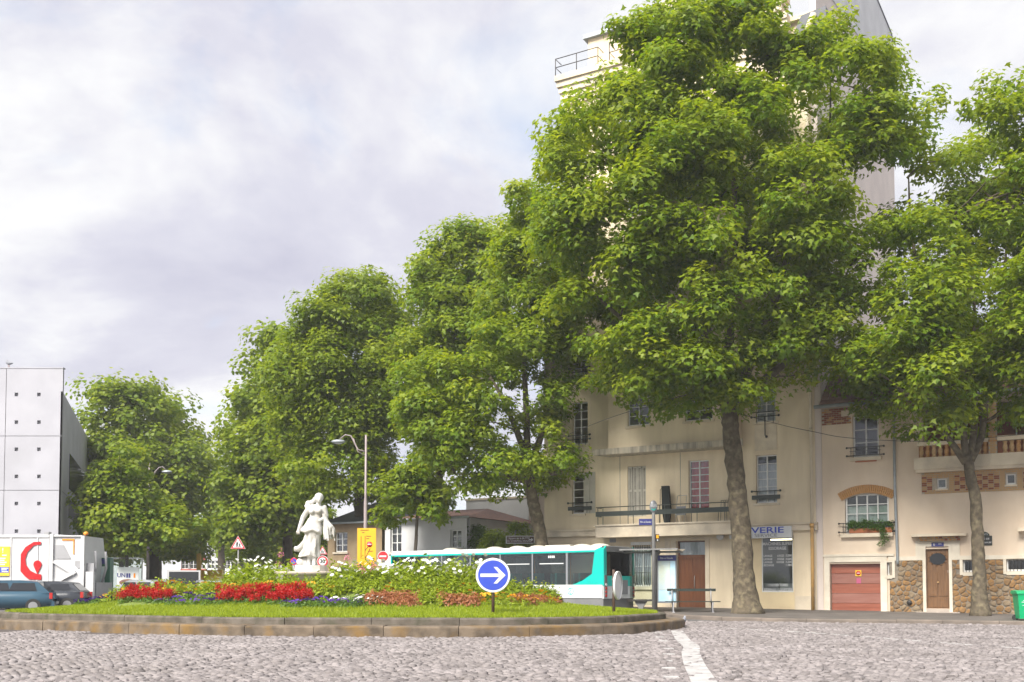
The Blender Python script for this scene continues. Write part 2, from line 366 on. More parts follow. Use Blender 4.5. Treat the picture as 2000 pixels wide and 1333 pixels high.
# cobbled road
def cobbles():
    s = .135; pts = []
    for j in range(int(26/s)):
        for i in range(-105, 150):
            pts.append((i*s + (j % 2)*s*.5, 12.6+j*s))
    P = np.array(pts); strip = 1.62
    ph = ((P[:, 0]+50) % strip)/strip*2-1
    P[:, 1] += .36*(1-ph*ph)                                  # rows laid in shallow arcs
    slope = np.arctan(-2*.36*ph*2/strip)
    P += rng.normal(0, .010, P.shape)
    vis = np.abs(P[:, 0]) < .535*P[:, 1]+.6
    i1, d1 = pdist(P[vis], ISL); P = P[vis]; slope = slope[vis]
    keep = ~i1 | (d1 < .03); keep &= ~i1
    poly = [Vector((p.x, p.y)) for p in KP]+[Vector((-40, 90)), Vector((40, 90)), Vector((40, 29))]
    i2, d2 = pdist(P, poly); keep &= ~(i2 & (d2 > 0)) & (P[:, 1] < 37.5)
    keep &= (P[:, 1] < 27.5) | (P[:, 0] > 3.5) | ((P[:, 0] < -12) & (P[:, 1] < 33))
    P = P[keep]; slope = slope[keep]; n = len(P)
    w = s*.5*rng.uniform(.78, .95, (n, 2)); a = slope + rng.normal(0, .10, n); hgt = rng.normal(.0, .011, n)
    base = np.array([(-1, -1), (1, -1), (1, 1), (-1, 1)], float)
    lo = base[None]*w[:, None]*(1+rng.normal(0, .07, (n, 4, 2))); hi = lo*rng.uniform(.55, .76, (n, 1, 1))
    def rot(q): return np.stack([q[..., 0]*np.cos(a)[:, None]-q[..., 1]*np.sin(a)[:, None], q[..., 0]*np.sin(a)[:, None]+q[..., 1]*np.cos(a)[:, None]], -1)
    zg = np.array([gz(y) for y in P[:, 1]]); tl = rng.normal(0, .006, (n, 4))
    L = np.concatenate([rot(lo), np.full((n, 4, 1), -.03)], -1); U = np.concatenate([rot(hi), (.014+hgt[:, None]+tl)[..., None]], -1)
    Mi = np.concatenate([rot(lo), (-.004+hgt[:, None]+tl*.5)[..., None]], -1)
    V = np.concatenate([L, Mi, U], 1); fs = [(8, 9, 10, 11)] + [(k, (k+1) % 4, 4+(k+1) % 4, 4+k) for k in range(4)] + [(4+k, 4+(k+1) % 4, 8+(k+1) % 4, 8+k) for k in range(4)]
    tint = np.clip(rng.normal(.3, .28, n), 0, 1)
    road = MB(); yy = [10, 14, 18, 22, 26, 30, 34, 36, 38]
    road.add([(x, y, gz(y)-.008) for y in yy for x in (-.56*y-2, .56*y+2)], [(2*k, 2*k+1, 2*k+3, 2*k+2) for k in range(len(yy)-1)])
    ro = road.build('road', 'joint_sand', None, 'structure')
    mid = np.abs(P[:, 0]) < .5*P[:, 1]; dd = P[:, 1]+np.where(mid, 0, 99)
    vis0 = P[:, 1] > 13.62; near = np.argsort(np.where(vis0, dd, 999))[:300]; far = np.setdiff1d(np.arange(n), near)
    off = np.concatenate([P, zg[:, None]], 1)[:, None, :]
    npmesh('cobble_setts', (V+off)[far], fs, 'cobble', ro, 'stuff', tint[far])
    for k in near:
        me = bpy.data.meshes.new('cobble'); me.from_pydata(V[k].tolist(), [], fs)
        at_ = me.attributes.new('tint', 'FLOAT', 'POINT'); at_.data.foreach_set('value', np.full(12, tint[k], np.float32))
        o = link('cobble', me, 'cobble', ro); o.location = off[k, 0]
    return ro
road = cobbles()
def marking():
    st = MB()
    path = [gpt(1322, 1234), gpt(1334, 1252), gpt(1350, 1265), gpt(1349, 1278), gpt(1356, 1300), gpt(1368, 1322), gpt(1380, 1345)]
    q = spline([Vector((p.x, p.y)) for p in path], False, .35); 
    for k in range(len(q)-1):
        a, b = q[k], q[k+1]; t = (b-a).normalized(); nn = Vector((t.y, -t.x))*.17; a = a+t*.008; b = b-t*.008
        pts = [a-nn, b-nn, b+nn, a+nn]; zz = random.uniform(.026, .032)
        MB().prism([(p.x, p.y) for p in pts], 0, zz, lambda x, y, z: (x, y, z)).build('white_slab', 'white_slab', road)
    for (px, py) in ((1286, 1238), (1288, 1246), (1295, 1254), (1306, 1269), (1306, 1280), (1301, 1293), (1306, 1308), (1311, 1326)):
        c = gpt(px, py); a = random.uniform(-.08, .08); M = Matrix.Translation((c.x, c.y, 0)) @ Matrix.Rotation(a, 4, 'Z')
        MB().box(-.1, .1, -.09, .09, 0, random.uniform(.026, .031), M).build('white_slab', 'white_slab', road)
    ln = spline([gpt(p, q_).to_2d() for p, q_ in ((1420, 1229), (1560, 1236), (1760, 1251), (1900, 1262), (2060, 1272))], False, .5)
    for k in range(len(ln)-1):
        if random.random() < .3: continue
        a, b = ln[k], ln[k+1]; t = (b-a).normalized(); nn = Vector((t.y, -t.x))*.045
        MB().prism([(p.x, p.y) for p in (a-nn, b-nn, b+nn, a+nn)], 0, .0255, lambda x, y, z: (x, y, z)).build('worn_line', 'white_slab', road)
marking()
def kerbs():
    kr = thing('island_kerb', None, None); kr['kind'] = 'structure'
    def stones(poly, prof, ln, m, name):
        n = len(poly); acc = 0; start = 0; segs = []
        for i in range(n):
            acc += (poly[(i+1) % n]-poly[i]).length
            if acc > ln*random.uniform(.8, 1.15): segs.append((start, i+1)); start = i+1; acc = 0
        if start < n: segs.append((start, n))
        for a, b in segs:
            rings = []; dz = random.uniform(-.008, .008); dn = random.uniform(-.012, .012)
            for i in range(a, b+1):
                p = poly[i % n].copy(); t = (poly[(i+1) % n]-poly[i-1 if i else -1]).normalized() if i < n else (poly[1]-poly[n-1]).normalized()
                nn = Vector((-t.y, t.x))
                if i == a: p += t*.008
                if i == b: p -= t*.008
                rings.append([(p.x+nn.x*(q[0]+dn), p.y+nn.y*(q[0]+dn), q[1]+(dz if q[1] > .1 else 0)) for q in prof])
            k = len(prof); vs = [v for r in rings for v in r]
            fs = [(i*k+j, (i+1)*k+j, (i+1)*k+(j+1) % k, i*k+(j+1) % k) for i in range(len(rings)-1) for j in range(k)] + [list(range(k)), [(len(rings)-1)*k+j for j in range(k)][::-1]]
            MB().add(vs, fs).build(name, m, kr)
    stones(ISL, [(0, -.1), (0, .235), (.012, .268), (.04, .282), (.64, .292), (.64, -.1)], 2.05, 'kerb_granite', 'kerb_stone')
    stones(UP, [(0, .1), (0, .43), (.014, .462), (.045, .474), (.36, .478), (.36, .1)], 2.6, 'kerb_dark', 'kerb_stone')
    # mound
    xs_ = np.arange(-17.5, 5.6, .3); ys_ = np.arange(25, 41.6, .3); X, Y = np.meshgrid(xs_, ys_); P = np.stack([X.ravel(), Y.ravel()], 1)
    ins, d = pdist(P, UPI); Z = np.where(ins, mound_e(d), .40); nx = len(xs_)
    ok = ins | (d < .5)
    fs = []
    for j in range(len(ys_)-1):
        for i in range(nx-1):
            q = (j*nx+i, j*nx+i+1, (j+1)*nx+i+1, (j+1)*nx+i)
            if all(ins[k] or d[k] < .24 for k in q): fs.append(q)
    m = MB(); m.add([(P[k, 0], P[k, 1], Z[k]) for k in range(len(P))], fs, True)
    m.build('island_ground', 'turf', None, 'structure')
    # grass
    P = np.stack([rng.uniform(-17.5, 5.6, 300000), rng.uniform(25, 41.6, 300000)], 1); P = P[(P[:, 1] < 33) | (P[:, 0] > 2) | (P[:, 0] < -13)]
    ins, d = pdist(P, UPI); k = (ins & (d < 3.3)) | (~ins & (d < .06)); P = P[k]; d = d[k]; ins = ins[k]
    z = mound_e(np.where(ins, d, 0)); n = len(P); h = rng.uniform(.06, .13, n)*np.where(d < .25, 1.15, 1); a = rng.uniform(0, 2*pi, n); w = rng.uniform(.008, .016, n)
    lx, ly = rng.normal(0, .035, n), rng.normal(0, .035, n); ca, sa = np.cos(a)*w, np.sin(a)*w
    B = np.concatenate([P, (z-.02)[:, None]], 1)
    V = np.stack([B-np.stack([ca, sa, 0*ca], 1), B+np.stack([ca, sa, 0*ca], 1), B+np.stack([lx*.4+ca*.6, ly*.4+sa*.6, h*.6], 1), B+np.stack([lx, ly, h], 1)], 1)
    o = npmesh('grass', V, [(0, 1, 2), (0, 2, 3)], 'grass_blade', None, 'stuff', np.clip(rng.normal(.45, .3, n), 0, 1))
    o['label'] = 'bright green lawn ringing the flower beds on the island'; o['category'] = 'grass'
kerbs()
def pavement():
    m = MB(); n = len(KP); rows = []
    for p in KP:
        q = Vector((p.x, p.y)); f2 = P0.to_2d(); e2 = EU.to_2d(); i2 = EI.to_2d()
        u = (q-f2).dot(e2); fp = f2+e2*u+i2*.5
        if (fp-q).dot(i2) < 0: fp = q+i2*1.0
        rows.append([(q.lerp(fp, t)) for t in (.04, .25, .5, .75, 1)])
    vs = [(c.x, c.y, gz(c.y)+.13+.012*k) for r in rows for k, c in enumerate(r)]
    m.add(vs, [(i*5+j, i*5+j+1, (i+1)*5+j+1, (i+1)*5+j) for i in range(n-1) for j in range(4)], True)
    pv = m.build('pavement', 'pavement_asphalt', None, 'structure')
    step = 3
    for i in range(0, n-1-step, step):
        rings = []; dz = random.uniform(-.006, .006)
        for k in range(i, i+step+1):
            t = (KP[min(k+1, n-1)]-KP[max(k-1, 0)]).normalized(); nn = Vector((t.y, -t.x)); p = KP[k].copy()
            if nn.dot(EI.to_2d()) < 0: nn = -nn
            if k == i: p = p+t*.006
            if k == i+step: p = p-t*.006
            b = gz(p.y); rings.append([(p.x+nn.x*q, p.y+nn.y*q, b+z+(dz if z > 0 else 0)) for q, z in ((0, -.05), (0, .11), (.03, .135), (.30, .142), (.30, -.05))])
        vs = [v for r in rings for v in r]
        MB().add(vs, [(a*5+j, a*5+(j+1) % 5, (a+1)*5+(j+1) % 5, (a+1)*5+j) for a in range(step) for j in range(5)] + [[0, 1, 2, 3, 4], [step*5+j for j in range(5)]]).build('kerb_stone', 'pave_kerb', pv)
pavement()
# ------------------------------------------------------------------ buildings
def wall(parent, name, m, u0, u1, z0, z1, holes=(), y=0., th=.32, label=None):
    us = sorted({u0, u1, *[max(u0, min(u1, h[0])) for h in holes], *[max(u0, min(u1, h[1])) for h in holes]}); zs = sorted({z0, z1, *[max(z0, min(z1, h[2])) for h in holes], *[max(z0, min(z1, h[3])) for h in holes]})
    b = MB()
    for i in range(len(us)-1):
        for j in range(len(zs)-1):
            cu, cz = (us[i]+us[i+1])/2, (zs[j]+zs[j+1])/2
            if any(h[0] < cu < h[1] and h[2] < cz < h[3] for h in holes): continue
            b.add([(us[i], y, zs[j]), (us[i+1], y, zs[j]), (us[i+1], y, zs[j+1]), (us[i], y, zs[j+1])], [(0, 1, 2, 3)])
    for (a, c, d, e) in holes:
        b.add([(a, y, d), (a, y+th, d), (a, y+th, e), (a, y, e)], [(0, 1, 2, 3)]); b.add([(c, y, d), (c, y+th, d), (c, y+th, e), (c, y, e)], [(3, 2, 1, 0)])
        b.add([(a, y, e), (c, y, e), (c, y+th, e), (a, y+th, e)], [(0, 3, 2, 1)]); b.add([(a, y, d), (c, y, d), (c, y+th, d), (a, y+th, d)], [(0, 1, 2, 3)])
    return b.build(name, m, parent, None, label)
def rect(x0, x1, y0, y1, d=0.):            # opening on the facade plane from its picture box
    a, zt = fa(x0, y0, d); b, zb = fa(x1, y1, d); c, zb2 = fa(x0, y1, d); return (min(a, c), b, (zb+zb2)/2, zt)
def window(parent, r, y=.16, cols=2, rows=3, m='white_paint', glass='glass', fw=.055, bar=.03, curtain=None, name='window', top_dark=0.):
    a, b, c, d = r; f = MB(); e = .004
    f.box(a+e, a+fw, y, y+.06, c+e, d-e); f.box(b-fw, b-e, y, y+.06, c+e, d-e); f.box(a+fw, b-fw, y+.001, y+.06, c+e, c+fw*1.3); f.box(a+fw, b-fw, y+.001, y+.06, d-fw, d-e)
    ia, ib, ic, id_ = a+fw, b-fw, c+fw*1.3, d-fw; mw = .05
    cw = (ib-ia-mw*(cols-1))/cols; rh = (id_-ic-bar*(rows-1))/rows
    for k in range(1, cols): x = ia+k*cw+(k-1)*mw; f.box(x, x+mw, y-.012, y+.055, ic, id_)
    for k in range(cols):
        for j in range(1, rows): z = ic+j*rh+(j-1)*bar; x = ia+k*(cw+mw); f.box(x, x+cw, y+.006, y+.05, z, z+bar)
    w = f.build(name, m, parent)
    pane = None
    for k in range(cols):
        for j in range(rows):
            x = ia+k*(cw+mw); z = ic+j*(rh+bar)
            if pane is None: pane = MB().box(-.004, cw+.004, 0, .006, -.004, rh+.004).build('pane', glass, w); pane.location = (x, y+.026, z)
            else: share(pane, w, (x, y+.026, z), name='pane')
    if curtain:
        n = 40; vs = []; zt = id_-(id_-ic)*top_dark
        for i in range(n+1):
            t = i/n; yy = y+.13+.018*sin(t*26+r[0]*3)
            vs += [(ia+(ib-ia)*t, yy, ic), (ia+(ib-ia)*t, yy, zt)]
        MB().add(vs, [(2*i, 2*i+2, 2*i+3, 2*i+1) for i in range(n)], True).build('curtain', curtain, w)
    return w
def guard(parent, a, b, z, y=-.1, band=True, low=None):
    g_ = MB(); e = .16
    g_.tube([(a-e, y, z), (b+e, y, z)], .022, 6); g_.ball((a-e, y, z), .055, 8); g_.ball((b+e, y, z), .055, 8)
    if band: g_.box(a-e, b+e, y-.012, y+.012, z-.36, z-.18)
    else: g_.tube([(a-e, y, z-.2), (b+e, y, z-.2)], .022, 6); g_.ball((a-e, y, z-.2), .055, 8); g_.ball((b+e, y, z-.2), .055, 8)
    for x in (a+.08, b-.08): g_.box(x-.01, x+.01, y-.009, y+.009, z-.5, z); g_.box(x-.01, x+.01, y+.012, .02, z-.02, z+.0)
    return g_.build('window_guard', 'dark_green', parent)
def tall_building():
    T = thing('apartment_building', 'tall cream rendered apartment block with laundrette at street level behind the biggest tree', 'building', P0, radians(-30))
    UL = fa(1105, 950)[0]; UE = fa(1062, 950)[0]; ZT = 25.2
    zc = fa(1330, 1030, .35)[1]              # first floor slab
    pitch = 3.27
    # openings, ground floor
    r_grill = rect(1236, 1272, 1068, 1146); r_door = rect(1322, 1378, 1057, 1192); r_door = (r_door[0], r_door[1], .30, r_door[3])
    r_shop = rect(1432, 1552, 1048, 1190); r_shop = (r_shop[0], r_shop[1], .30, r_shop[3])
    wall(T, 'ground_floor_wall', 'cream', UL, -.02, 0, zc, [r_grill, r_door, r_shop])
    r1 = [rect(1117, 1140, 925, 1004), rect(1226, 1262, 912, 1009), rect(1345, 1385, 900, 997), rect(1477, 1518, 890, 983)]
    r2l = rect(1118, 1148, 787, 868); r2r = rect(1476, 1515, 742, 824)
    holes = list(r1)
    up = []
    for k in range(6):
        for q in (r2l, r2r):
            h = (q[0], q[1], q[2]+k*pitch, q[3]+k*pitch)
            if h[3] < ZT-.8: holes.append(h); up.append(h)
    wall(T, 'front_wall', 'cream', UL, -.02, zc, ZT-.2, holes)
    # left wing, set back a little and lower
    bx('side_wing', 'cream', T, UE, UL-.004, .06, 9, 0, 15.4)
    bx('side_wing_coping', 'cream_trim', T, UE-.08, UL-.005, -.02, 9.1, 15.4, 15.6)
    # shell behind
    s = MB(); s.box(UL+.004, -.024, 11.2, 11.4, 0, ZT-.2); s.box(UL+.004, UL+.2, .33, 11.2, 0, ZT-.2); s.box(UL+.21, -.30, .33, 11.19, ZT-.5, ZT-.21); s.build('rear_walls', 'cream', T)
    for k in range(7): bx('floor_slab', 'interior_shade', T, UL+.21, -.30, .34, 11.18, zc-.15+k*pitch, zc-.02+k*pitch)
    bx('partition', 'interior_shade', T, UL+.22, -.31, 2.6, 2.7, .05, ZT-.6)
    for k, (r, rows, cur, td) in enumerate(((r1[0], 5, None, 0), (r1[2], 7, 'curtain_red', 0), (r1[3], 6, 'curtain_white', .17))):
        window(T, r, rows=rows, curtain=cur, top_dark=td, cols=1 if k == 0 else 2, name='french_window' if k == 1 else 'window')
    for h in up: window(T, h, rows=5, curtain='curtain_white' if random.random() < .4 else None, top_dark=.25)
    # closed folding shutters of the balcony door
    a, b, c, d = r1[1]; n = 4; w = (b-a)/n
    for k in range(n):
        x0 = a+k*w; sh = MB(); yy = .06+.03*(k % 2)
        sh.box(x0+.012, x0+.06, yy, yy+.03, c+.01, d-.01); sh.box(x0+w-.06, x0+w-.012, yy, yy+.03, c+.01, d-.01)
        for z in (c+.01, (c+d)/2, d-.09): sh.box(x0+.06, x0+w-.06, yy+.001, yy+.03, z, z+.08)
        z = c+.1
        while z < d-.1: sh.box(x0+.06, x0+w-.06, yy+.008, yy+.022, z, z+.028); z += .05
        sh.build('shutter', 'shutter_grey', T)
    # shutters folded beside the left first-floor window
    a, b, c, d = r1[0]; bx('shutter', 'shutter_grey', T, b+.02, b+.34, -.035, -.004, c, d); bx('shutter', 'shutter_grey', T, b+.36, b+.62, -.035, -.004, c, d)
    # trims: window sills, panels
    for r in (r1[3], r2r, r2l, r1[0]): bx('window_sill', 'cream_trim', T, r[0]-.12, r[1]+.12, -.07, .06, r[2]-.10, r[2]-.005)
    for r in (r2r, r2l):
        z0, z1 = r1[3][3]+.2 if r is r2r else r1[0][3]+.2, r[2]-.12
        bx('apron_panel', 'cream_trim', T, r[0]-.05, r[1]+.05, -.03, -.003, z0, z1)
    # first-floor cornice and balcony
    ua, ub = fa(1100, 1030)[0], fa(1598, 1020)[0]
    co_ = MB(); co_.box(UE-.05, ub, -.16, -.003, zc-.28, zc-.02); co_.box(UE-.05, ub, -.24, -.003, zc-.02, zc+.05); co_.build('string_course', 'cream_trim', T)
    ba, bb = fa(1163, 1010, .85)[0], fa(1432, 1010, .85)[0]; zs = zc+.02
    bs = MB(); bs.box(ba, bb, -.85, -.245, zs-.42, zs+.10); bs.box(ba-.06, bb+.06, -.92, -.246, zs+.10, zs+.17); bs.build('balcony_slab', 'cream_trim', T)
    rl = MB(); zt = zs+.98; zb0 = zs+.17
    rl.tube([(ba+.04, -.26, zt), (ba+.04, -.86, zt), (bb-.04, -.86, zt), (bb-.04, -.26, zt)], .022, 6)
    for (x0, x1, y0, y1) in ((ba+.02, bb-.02, -.874, -.852), (ba+.02, ba+.045, -.85, -.26), (bb-.045, bb-.02, -.85, -.26)): rl.box(x0, x1, y0, y1, zt-.42, zt-.20)
    n = 9
    for k in range(n):
        for dx in (-.13, .13):
            x = ba+.25+(bb-ba-.5)*k/(n-1)+dx
            if k % 2 == 0: rl.box(x-.012, x+.012, -.85, -.826, zb0-.01, zt)
    rl.build('balcony_railing', 'dark_green', T)
    # things of the bay: canopy slab, projecting bay above
    ca, cb = fa(1157, 880, .9)[0], fa(1452, 880, .9)[0]; zc2 = fa(1290, 876, .9)[1]
    sl_ = MB(); sl_.prism([(ca, -.95), (ca+.5, -.003), (cb-.5, -.003), (cb, -.95)], zc2-.12, zc2+.16, lambda x, y, z: (x, y, z)); sl_.build('canopy_slab', 'slab_stain', T)
    va, vb = fa(1188, 800, .6)[0], fa(1440, 800, .6)[0]; bh = []
    for k in range(5):
        z0 = fa(1245, 832, .6)[1]+k*pitch
        for x0, x1 in ((1226, 1268), (1338, 1392)):
            u0, u1 = fa(x0, 800, .6)[0], fa(x1, 800, .6)[0]; bh.append((u0, u1, z0, z0+1.75))
    wall(T, 'bay_wall', 'cream', va, vb, zc2+.162, ZT-2.2, bh, y=-.62, th=.25)
    sd = MB(); sd.box(va, va+.2, -.61, -.004, zc2+.163, ZT-2.2); sd.box(vb-.2, vb, -.61, -.004, zc2+.163, ZT-2.2); sd.build('bay_cheek', 'cream', T)
    bx('bay_roof', 'zinc', T, va-.1, vb+.1, -.75, -.004, ZT-2.2, ZT-2.05); bx('bay_backing', 'interior_shade', T, va+.21, vb-.21, -.1, -.08, zc2+.2, ZT-2.3)  # single sheet behind the bay panes, coloured dark as room shade
    for h in bh:
        window(T, h, y=-.5, rows=4); bx('window_sill', 'cream_trim', T, h[0]-.1, h[1]+.1, -.70, -.622, h[2]-.1, h[2]-.004)
    # guards
    for r, bd in ((r1[0], True), (r1[3], True)): guard(T, r[0], r[1]+(.3 if r is r1[0] else 0), r[2]+.52, band=bd)
    for r in up: guard(T, r[0], r[1], r[2]+.42, band=False)
    for r in (r2l, r2r):                      # iron drop bar under the guard
        MB().tube([((r[0]+r[1])/2, -.12, r[2]+.2), ((r[0]+r[1])/2, -.12, r[2]-.62), ((r[0]+r[1])/2+.05, -.12, r[2]-.68)], .025, 6).ball(((r[0]+r[1])/2+.06, -.12, r[2]-.68), .06, 8).build('guard_bracket', 'iron', T)
    # wall joints as recessed grooves: thin dark fillets
    for px in (1211, 1329):
        u = fa(px, 940)[0]; bx('expansion_joint', 'slab_stain', T, u-.015, u+.015, -.008, -.002, zs+.2, zc2-.13)
    # ground floor: barred window
    a, b, c, d = r_grill; window(T, r_grill, rows=2, curtain='curtain_white')
    gr = MB()
    for k in range(8):
        x = a+.06+(b-a-.12)*k/7
        gr.tube([(x, -.03, d+.05), (x, -.06, d-.25), (x-.0, -.18, c+.5), (x, -.2, c+.25), (x, -.05, c+.02)], .014, 5)
    for z in (c+.62, d-.2): gr.box(a, b, -.13 if z < (c+d)/2 else -.055, -.11 if z < (c+d)/2 else -.035, z, z+.03)
    gr.build('window_grille', 'iron', T); bx('window_sill', 'cream_trim', T, a-.12, b+.12, -.1, .05, c-.14, c-.005)
    bx('awning_box', 'white_paint', T, a-.05, b+.05, -.12, -.003, d+.06, d+.2)
    # entrance door
    a, b, c, d = r_door; zt = c+(d-c)*.74
    dr = MB(); dr.box(a+.01, (a+b)/2-.004, .24, .29, c+.01, zt); dr.box((a+b)/2+.004, b-.01, .24, .29, c+.01, zt); dv = dr.build('door', 'brown_door', T)
    MB().box(a+.004, b-.004, .2, .29, zt, zt+.09).build('door_transom', 'brown_door', T); window(T, (a, b, zt+.09, d), y=.22, cols=1, rows=1, m='brown_door', name='fanlight', curtain='curtain_white')
    MB().tube([((a+b)/2+.1, .21, c+.9), ((a+b)/2+.1, .19, c+1.0), ((a+b)/2+.1, .19, c+1.4), ((a+b)/2+.1, .21, c+1.5)], .018, 6).build('door_handle', 'steel', dv)
    for x0, x1 in ((a-.55, a-.30), (a-.25, a-.012), (b+.012, b+.2)): bx('door_jamb', 'cream_trim', T, x0, x1, -.035, -.003, .3, d+.06)
    bx('door_lintel', 'cream_trim', T, a-.55, b+.6, -.045, -.003, d+.062, d+.13)
    bx('plinth', 'cream_trim', T, r_shop[1]+.05, -.03, -.03, -.003, 0, .9, label='brown-stained base of the wall right of the shop')
    # laundrette
    a, b, c, d = r_shop
    w0 = rect(1488, 1550, 1050, 1157, -.12); w1 = rect(1434, 1462, 1050, 1190, -.12); w1 = (w1[0], w1[1], .32, w1[3])
    wall(T, 'shop_front', 'shop_paint', a+.004, b-.004, c, d-.004, [(w0[0], w0[1], w0[2], d-.05), (w1[0], w1[1], .34, d-.05)], y=.12, th=.12)
    fx = window(T, (w0[0], w0[1], w0[2], d-.05), y=.14, cols=1, rows=1, m='white_paint', name='shop_window', fw=.045)
    window(T, (w1[0], w1[1], .34, d-.05), y=.14, cols=1, rows=2, m='white_paint', name='shop_door')
    bx('access_hatch', 'shop_paint', T, w0[1]-.55, w0[1]-.14, .105, .118, .42, .75)
    uc = (w0[0]+w0[1])/2; ww = w0[1]-w0[0]
    def sz(py): return fa(1519, py, -.12)[1]
    for body, py, s in (('MACHINES SUPER', 1062.5, .185), ('ESSORAGE', 1071.5, .185)): text(body, s, 'sign_white', fx, (uc, .155, sz(py)), sx=.88, bold=.003)
    for (l, k, p), py in zip((('LAVAGE', '6 KGS', ': 3.30€'), ('LAVAGE', '8 KGS', ': 4.20€'), ('LAVAGE', '10 KGS', ': 5.20€'), ('SECHAGE', '', ': 1.00€')), (1086, 1092.5, 1098.5, 1104.5)):
        text(l, .125, 'sign_white', fx, (w0[0]+.08, .155, sz(py)), align='LEFT', sx=.85, bold=.003)
        if k: text(k, .125, 'sign_white', fx, (uc+.28, .155, sz(py)), align='RIGHT', sx=.85, bold=.003)
        text(p, .125, 'sign_white', fx, (w0[1]-.06, .155, sz(py)), align='RIGHT', sx=.85, bold=.003)
    for body, py in (('COUVERTURES', 1143.5), ('RIDEAUX  COUETTES', 1152)): text(body, .15, 'sign_white', fx, (uc, .155, sz(py)), sx=.86, bold=.003)
    MB().tube([(w0[0]+.25, .7, d-.16), (w0[1]-.1, .7, d-.16)], .03, 8).build('strip_light', 'sky_tube', T)
    rm = MB(); rm.box(a-.4, b-.05, 2.2, 2.3, .3, zc-.2); rm.box(a-.4, b-.05, .4, 2.2, .28, .32); rm.build('laundry_room', 'panel_grey', T)
    for k in range(3):
        x0 = a+.2+k*.72; q = MB(); q.box(x0, x0+.66, 1.6, 2.19, .33, 1.45); mm = q.build('washing_machine', 'bus_white', T)
        MB().lathe([(.0, .03), (.19, .03), (.23, 0)], (x0+.33, 1.6, .85), 18, axis='y').build('machine_door', 'panel_grey', mm)
    # sign board, lamps
    s0, zt_ = fa(1424, 1031, .25); s1, zb_ = fa(1546, 1050, .25)
    sg = bx('shop_sign', 'sign_white', T, s0, s1, -.25, -.006, zb_, zt_)
    wS = s1-s0; text('LAVERIE', .36, 'sign_blue', sg, (s0+wS*.50, -.256, zb_+(zt_-zb_)*.66), sx=1.62, bold=.006); text('LIBRE SERVICE', .2, 'panel_grey', sg, (s0+wS*.46, -.256, zb_+(zt_-zb_)*.22), sx=1.38)
    bx('lamp_bracket', 'post_grey', T, s0-.5, s0, -.12, -.09, zb_+.2, zb_+.24); MB().lathe([(0, .12), (.15, .1), (.17, 0), (0, -.02)], (s0-.42, -.2, zb_+.12), 14, axis='y').build('wall_lamp', 'sign_white', T)
    bx('air_vent', 'grey_trim', T, *[fa(1191, 1055)[0], fa(1203, 1055)[0]], -.02, -.003, *sorted((fa(1197, 1052)[1], fa(1197, 1060)[1])))
    # downpipe
    up_ = fa(1588, 900)[0]; zj = fa(1590, 1030)[1]
    MB().tube([(up_, -.34, ZT-.6), (up_, -.34, zj)], .062, 10).tube([(up_, -.34, 11.0-3.2), (up_, -.34, 11.25-3.2)], .08, 10).build('downpipe', 'pipe_cream', T)
    MB().tube([(up_, -.34, zj), (up_, -.34, .3)], .075, 10).tube([(up_, -.34, zj-.02), (up_, -.34, zj+.14)], .095, 10).build('downpipe_foot', 'pipe_ochre', T, label='ochre cast-iron lower length of the downpipe')
    # top: stepped cornice, railings, piers, mansard, gable
    ctp = MB()
    for k in range(5): ctp.box(UL-.06-.07*k, -.9, -.10-.09*k, .25, ZT-.2+.28*k+.004*(k > 0), ZT-.2+.28*(k+1))
    ctp.build('cornice', 'cream_trim', T)
    zr = ZT+1.2
    for (x0, x1) in ((UL-.3, UL+2.0), (UL+2.6, UL+5.4), (-5.2, -1.2)):
        q = MB()
        for yy in (-.42,):
            for z in (zr+.42, zr+.85): q.tube([(x0, .2, z), (x0, yy, z), (x1, yy, z), (x1, .2, z)], .022, 5)
            for x in (x0, (x0+x1)/2, x1): q.tube([(x, yy, zr-.02), (x, yy, zr+.85)], .022, 5)
        q.build('roof_railing', 'iron', T)
    # set-back attic
    wall(T, 'attic_wall', 'cream', UL+.8, -3.2, ZT+1.19, ZT+3.4, [], y=1.0)
    bx('attic_roof', 'zinc', T, UL+.6, -3.2, .8, 9.5, ZT+3.4, ZT+3.6)
    # tall stone pier rising above the roof
    u0, z0 = fa(1284, 60); u1, z1 = fa(1338, 60); 
    pr = MB(); pr.prism([(u0-.35, ZT+1.1), (u0+.1, ZT+2.9), (u0+.25, ZT+4.3), (u0+.75, ZT+4.9), (u1, ZT+4.6), (u1+.1, ZT+1.1)], .0, .9, lambda x, z, y: (x, y, z)); pr.build('roof_pier', 'cream_trim', T)
    # right pavilion with slate mansard
    pw = MB(); pw.box(-3.19, -.03, .32, 9.5, ZT-.2, ZT+1.0); pw.box(-3.19, -.03, .1, 9.5, ZT+1.0, ZT+1.2); pw.build('pavilion_wall', 'cream', T)
    ms = MB(); ms.prism([(-.02, ZT+.1), (-.02, ZT+3.1), (1.05, ZT+3.1)], -1.0, -.08, lambda y, z, x: (x, y, z)); 
    us0, zs0 = fa(1543, 92); us1, zs1 = fa(1616, 60); us2, zs2 = fa(1614, 14); us3, zs3 = fa(1566, 34)
    MB().prism([(us0, zs0), (us1, zs1), (us2, zs2), (us3, zs3)], -.14, .3, lambda x, z, y: (x, y, z)).build('mansard_slates', 'slate', T)
    p1, p2 = fa(1577, 72), fa(1592, 32)
    MB().tube([(p1[0], -.26, p1[1]), (p2[0], -.26, p2[1])], .13, 10).build('flue_pipe', 'cream_trim', T)
    q0, q1 = fa(1468, 42, .3), fa(1550, 4, .3)
    bl = MB()
    for k in range(4): bl.box(-4.3-.05*k, -1.15+.07*k, -.5-.08*k, .3, ZT+.95+.3*k, ZT+1.25+.3*k-.004)
    bl.build('stepped_balcony', 'cream_trim', T)
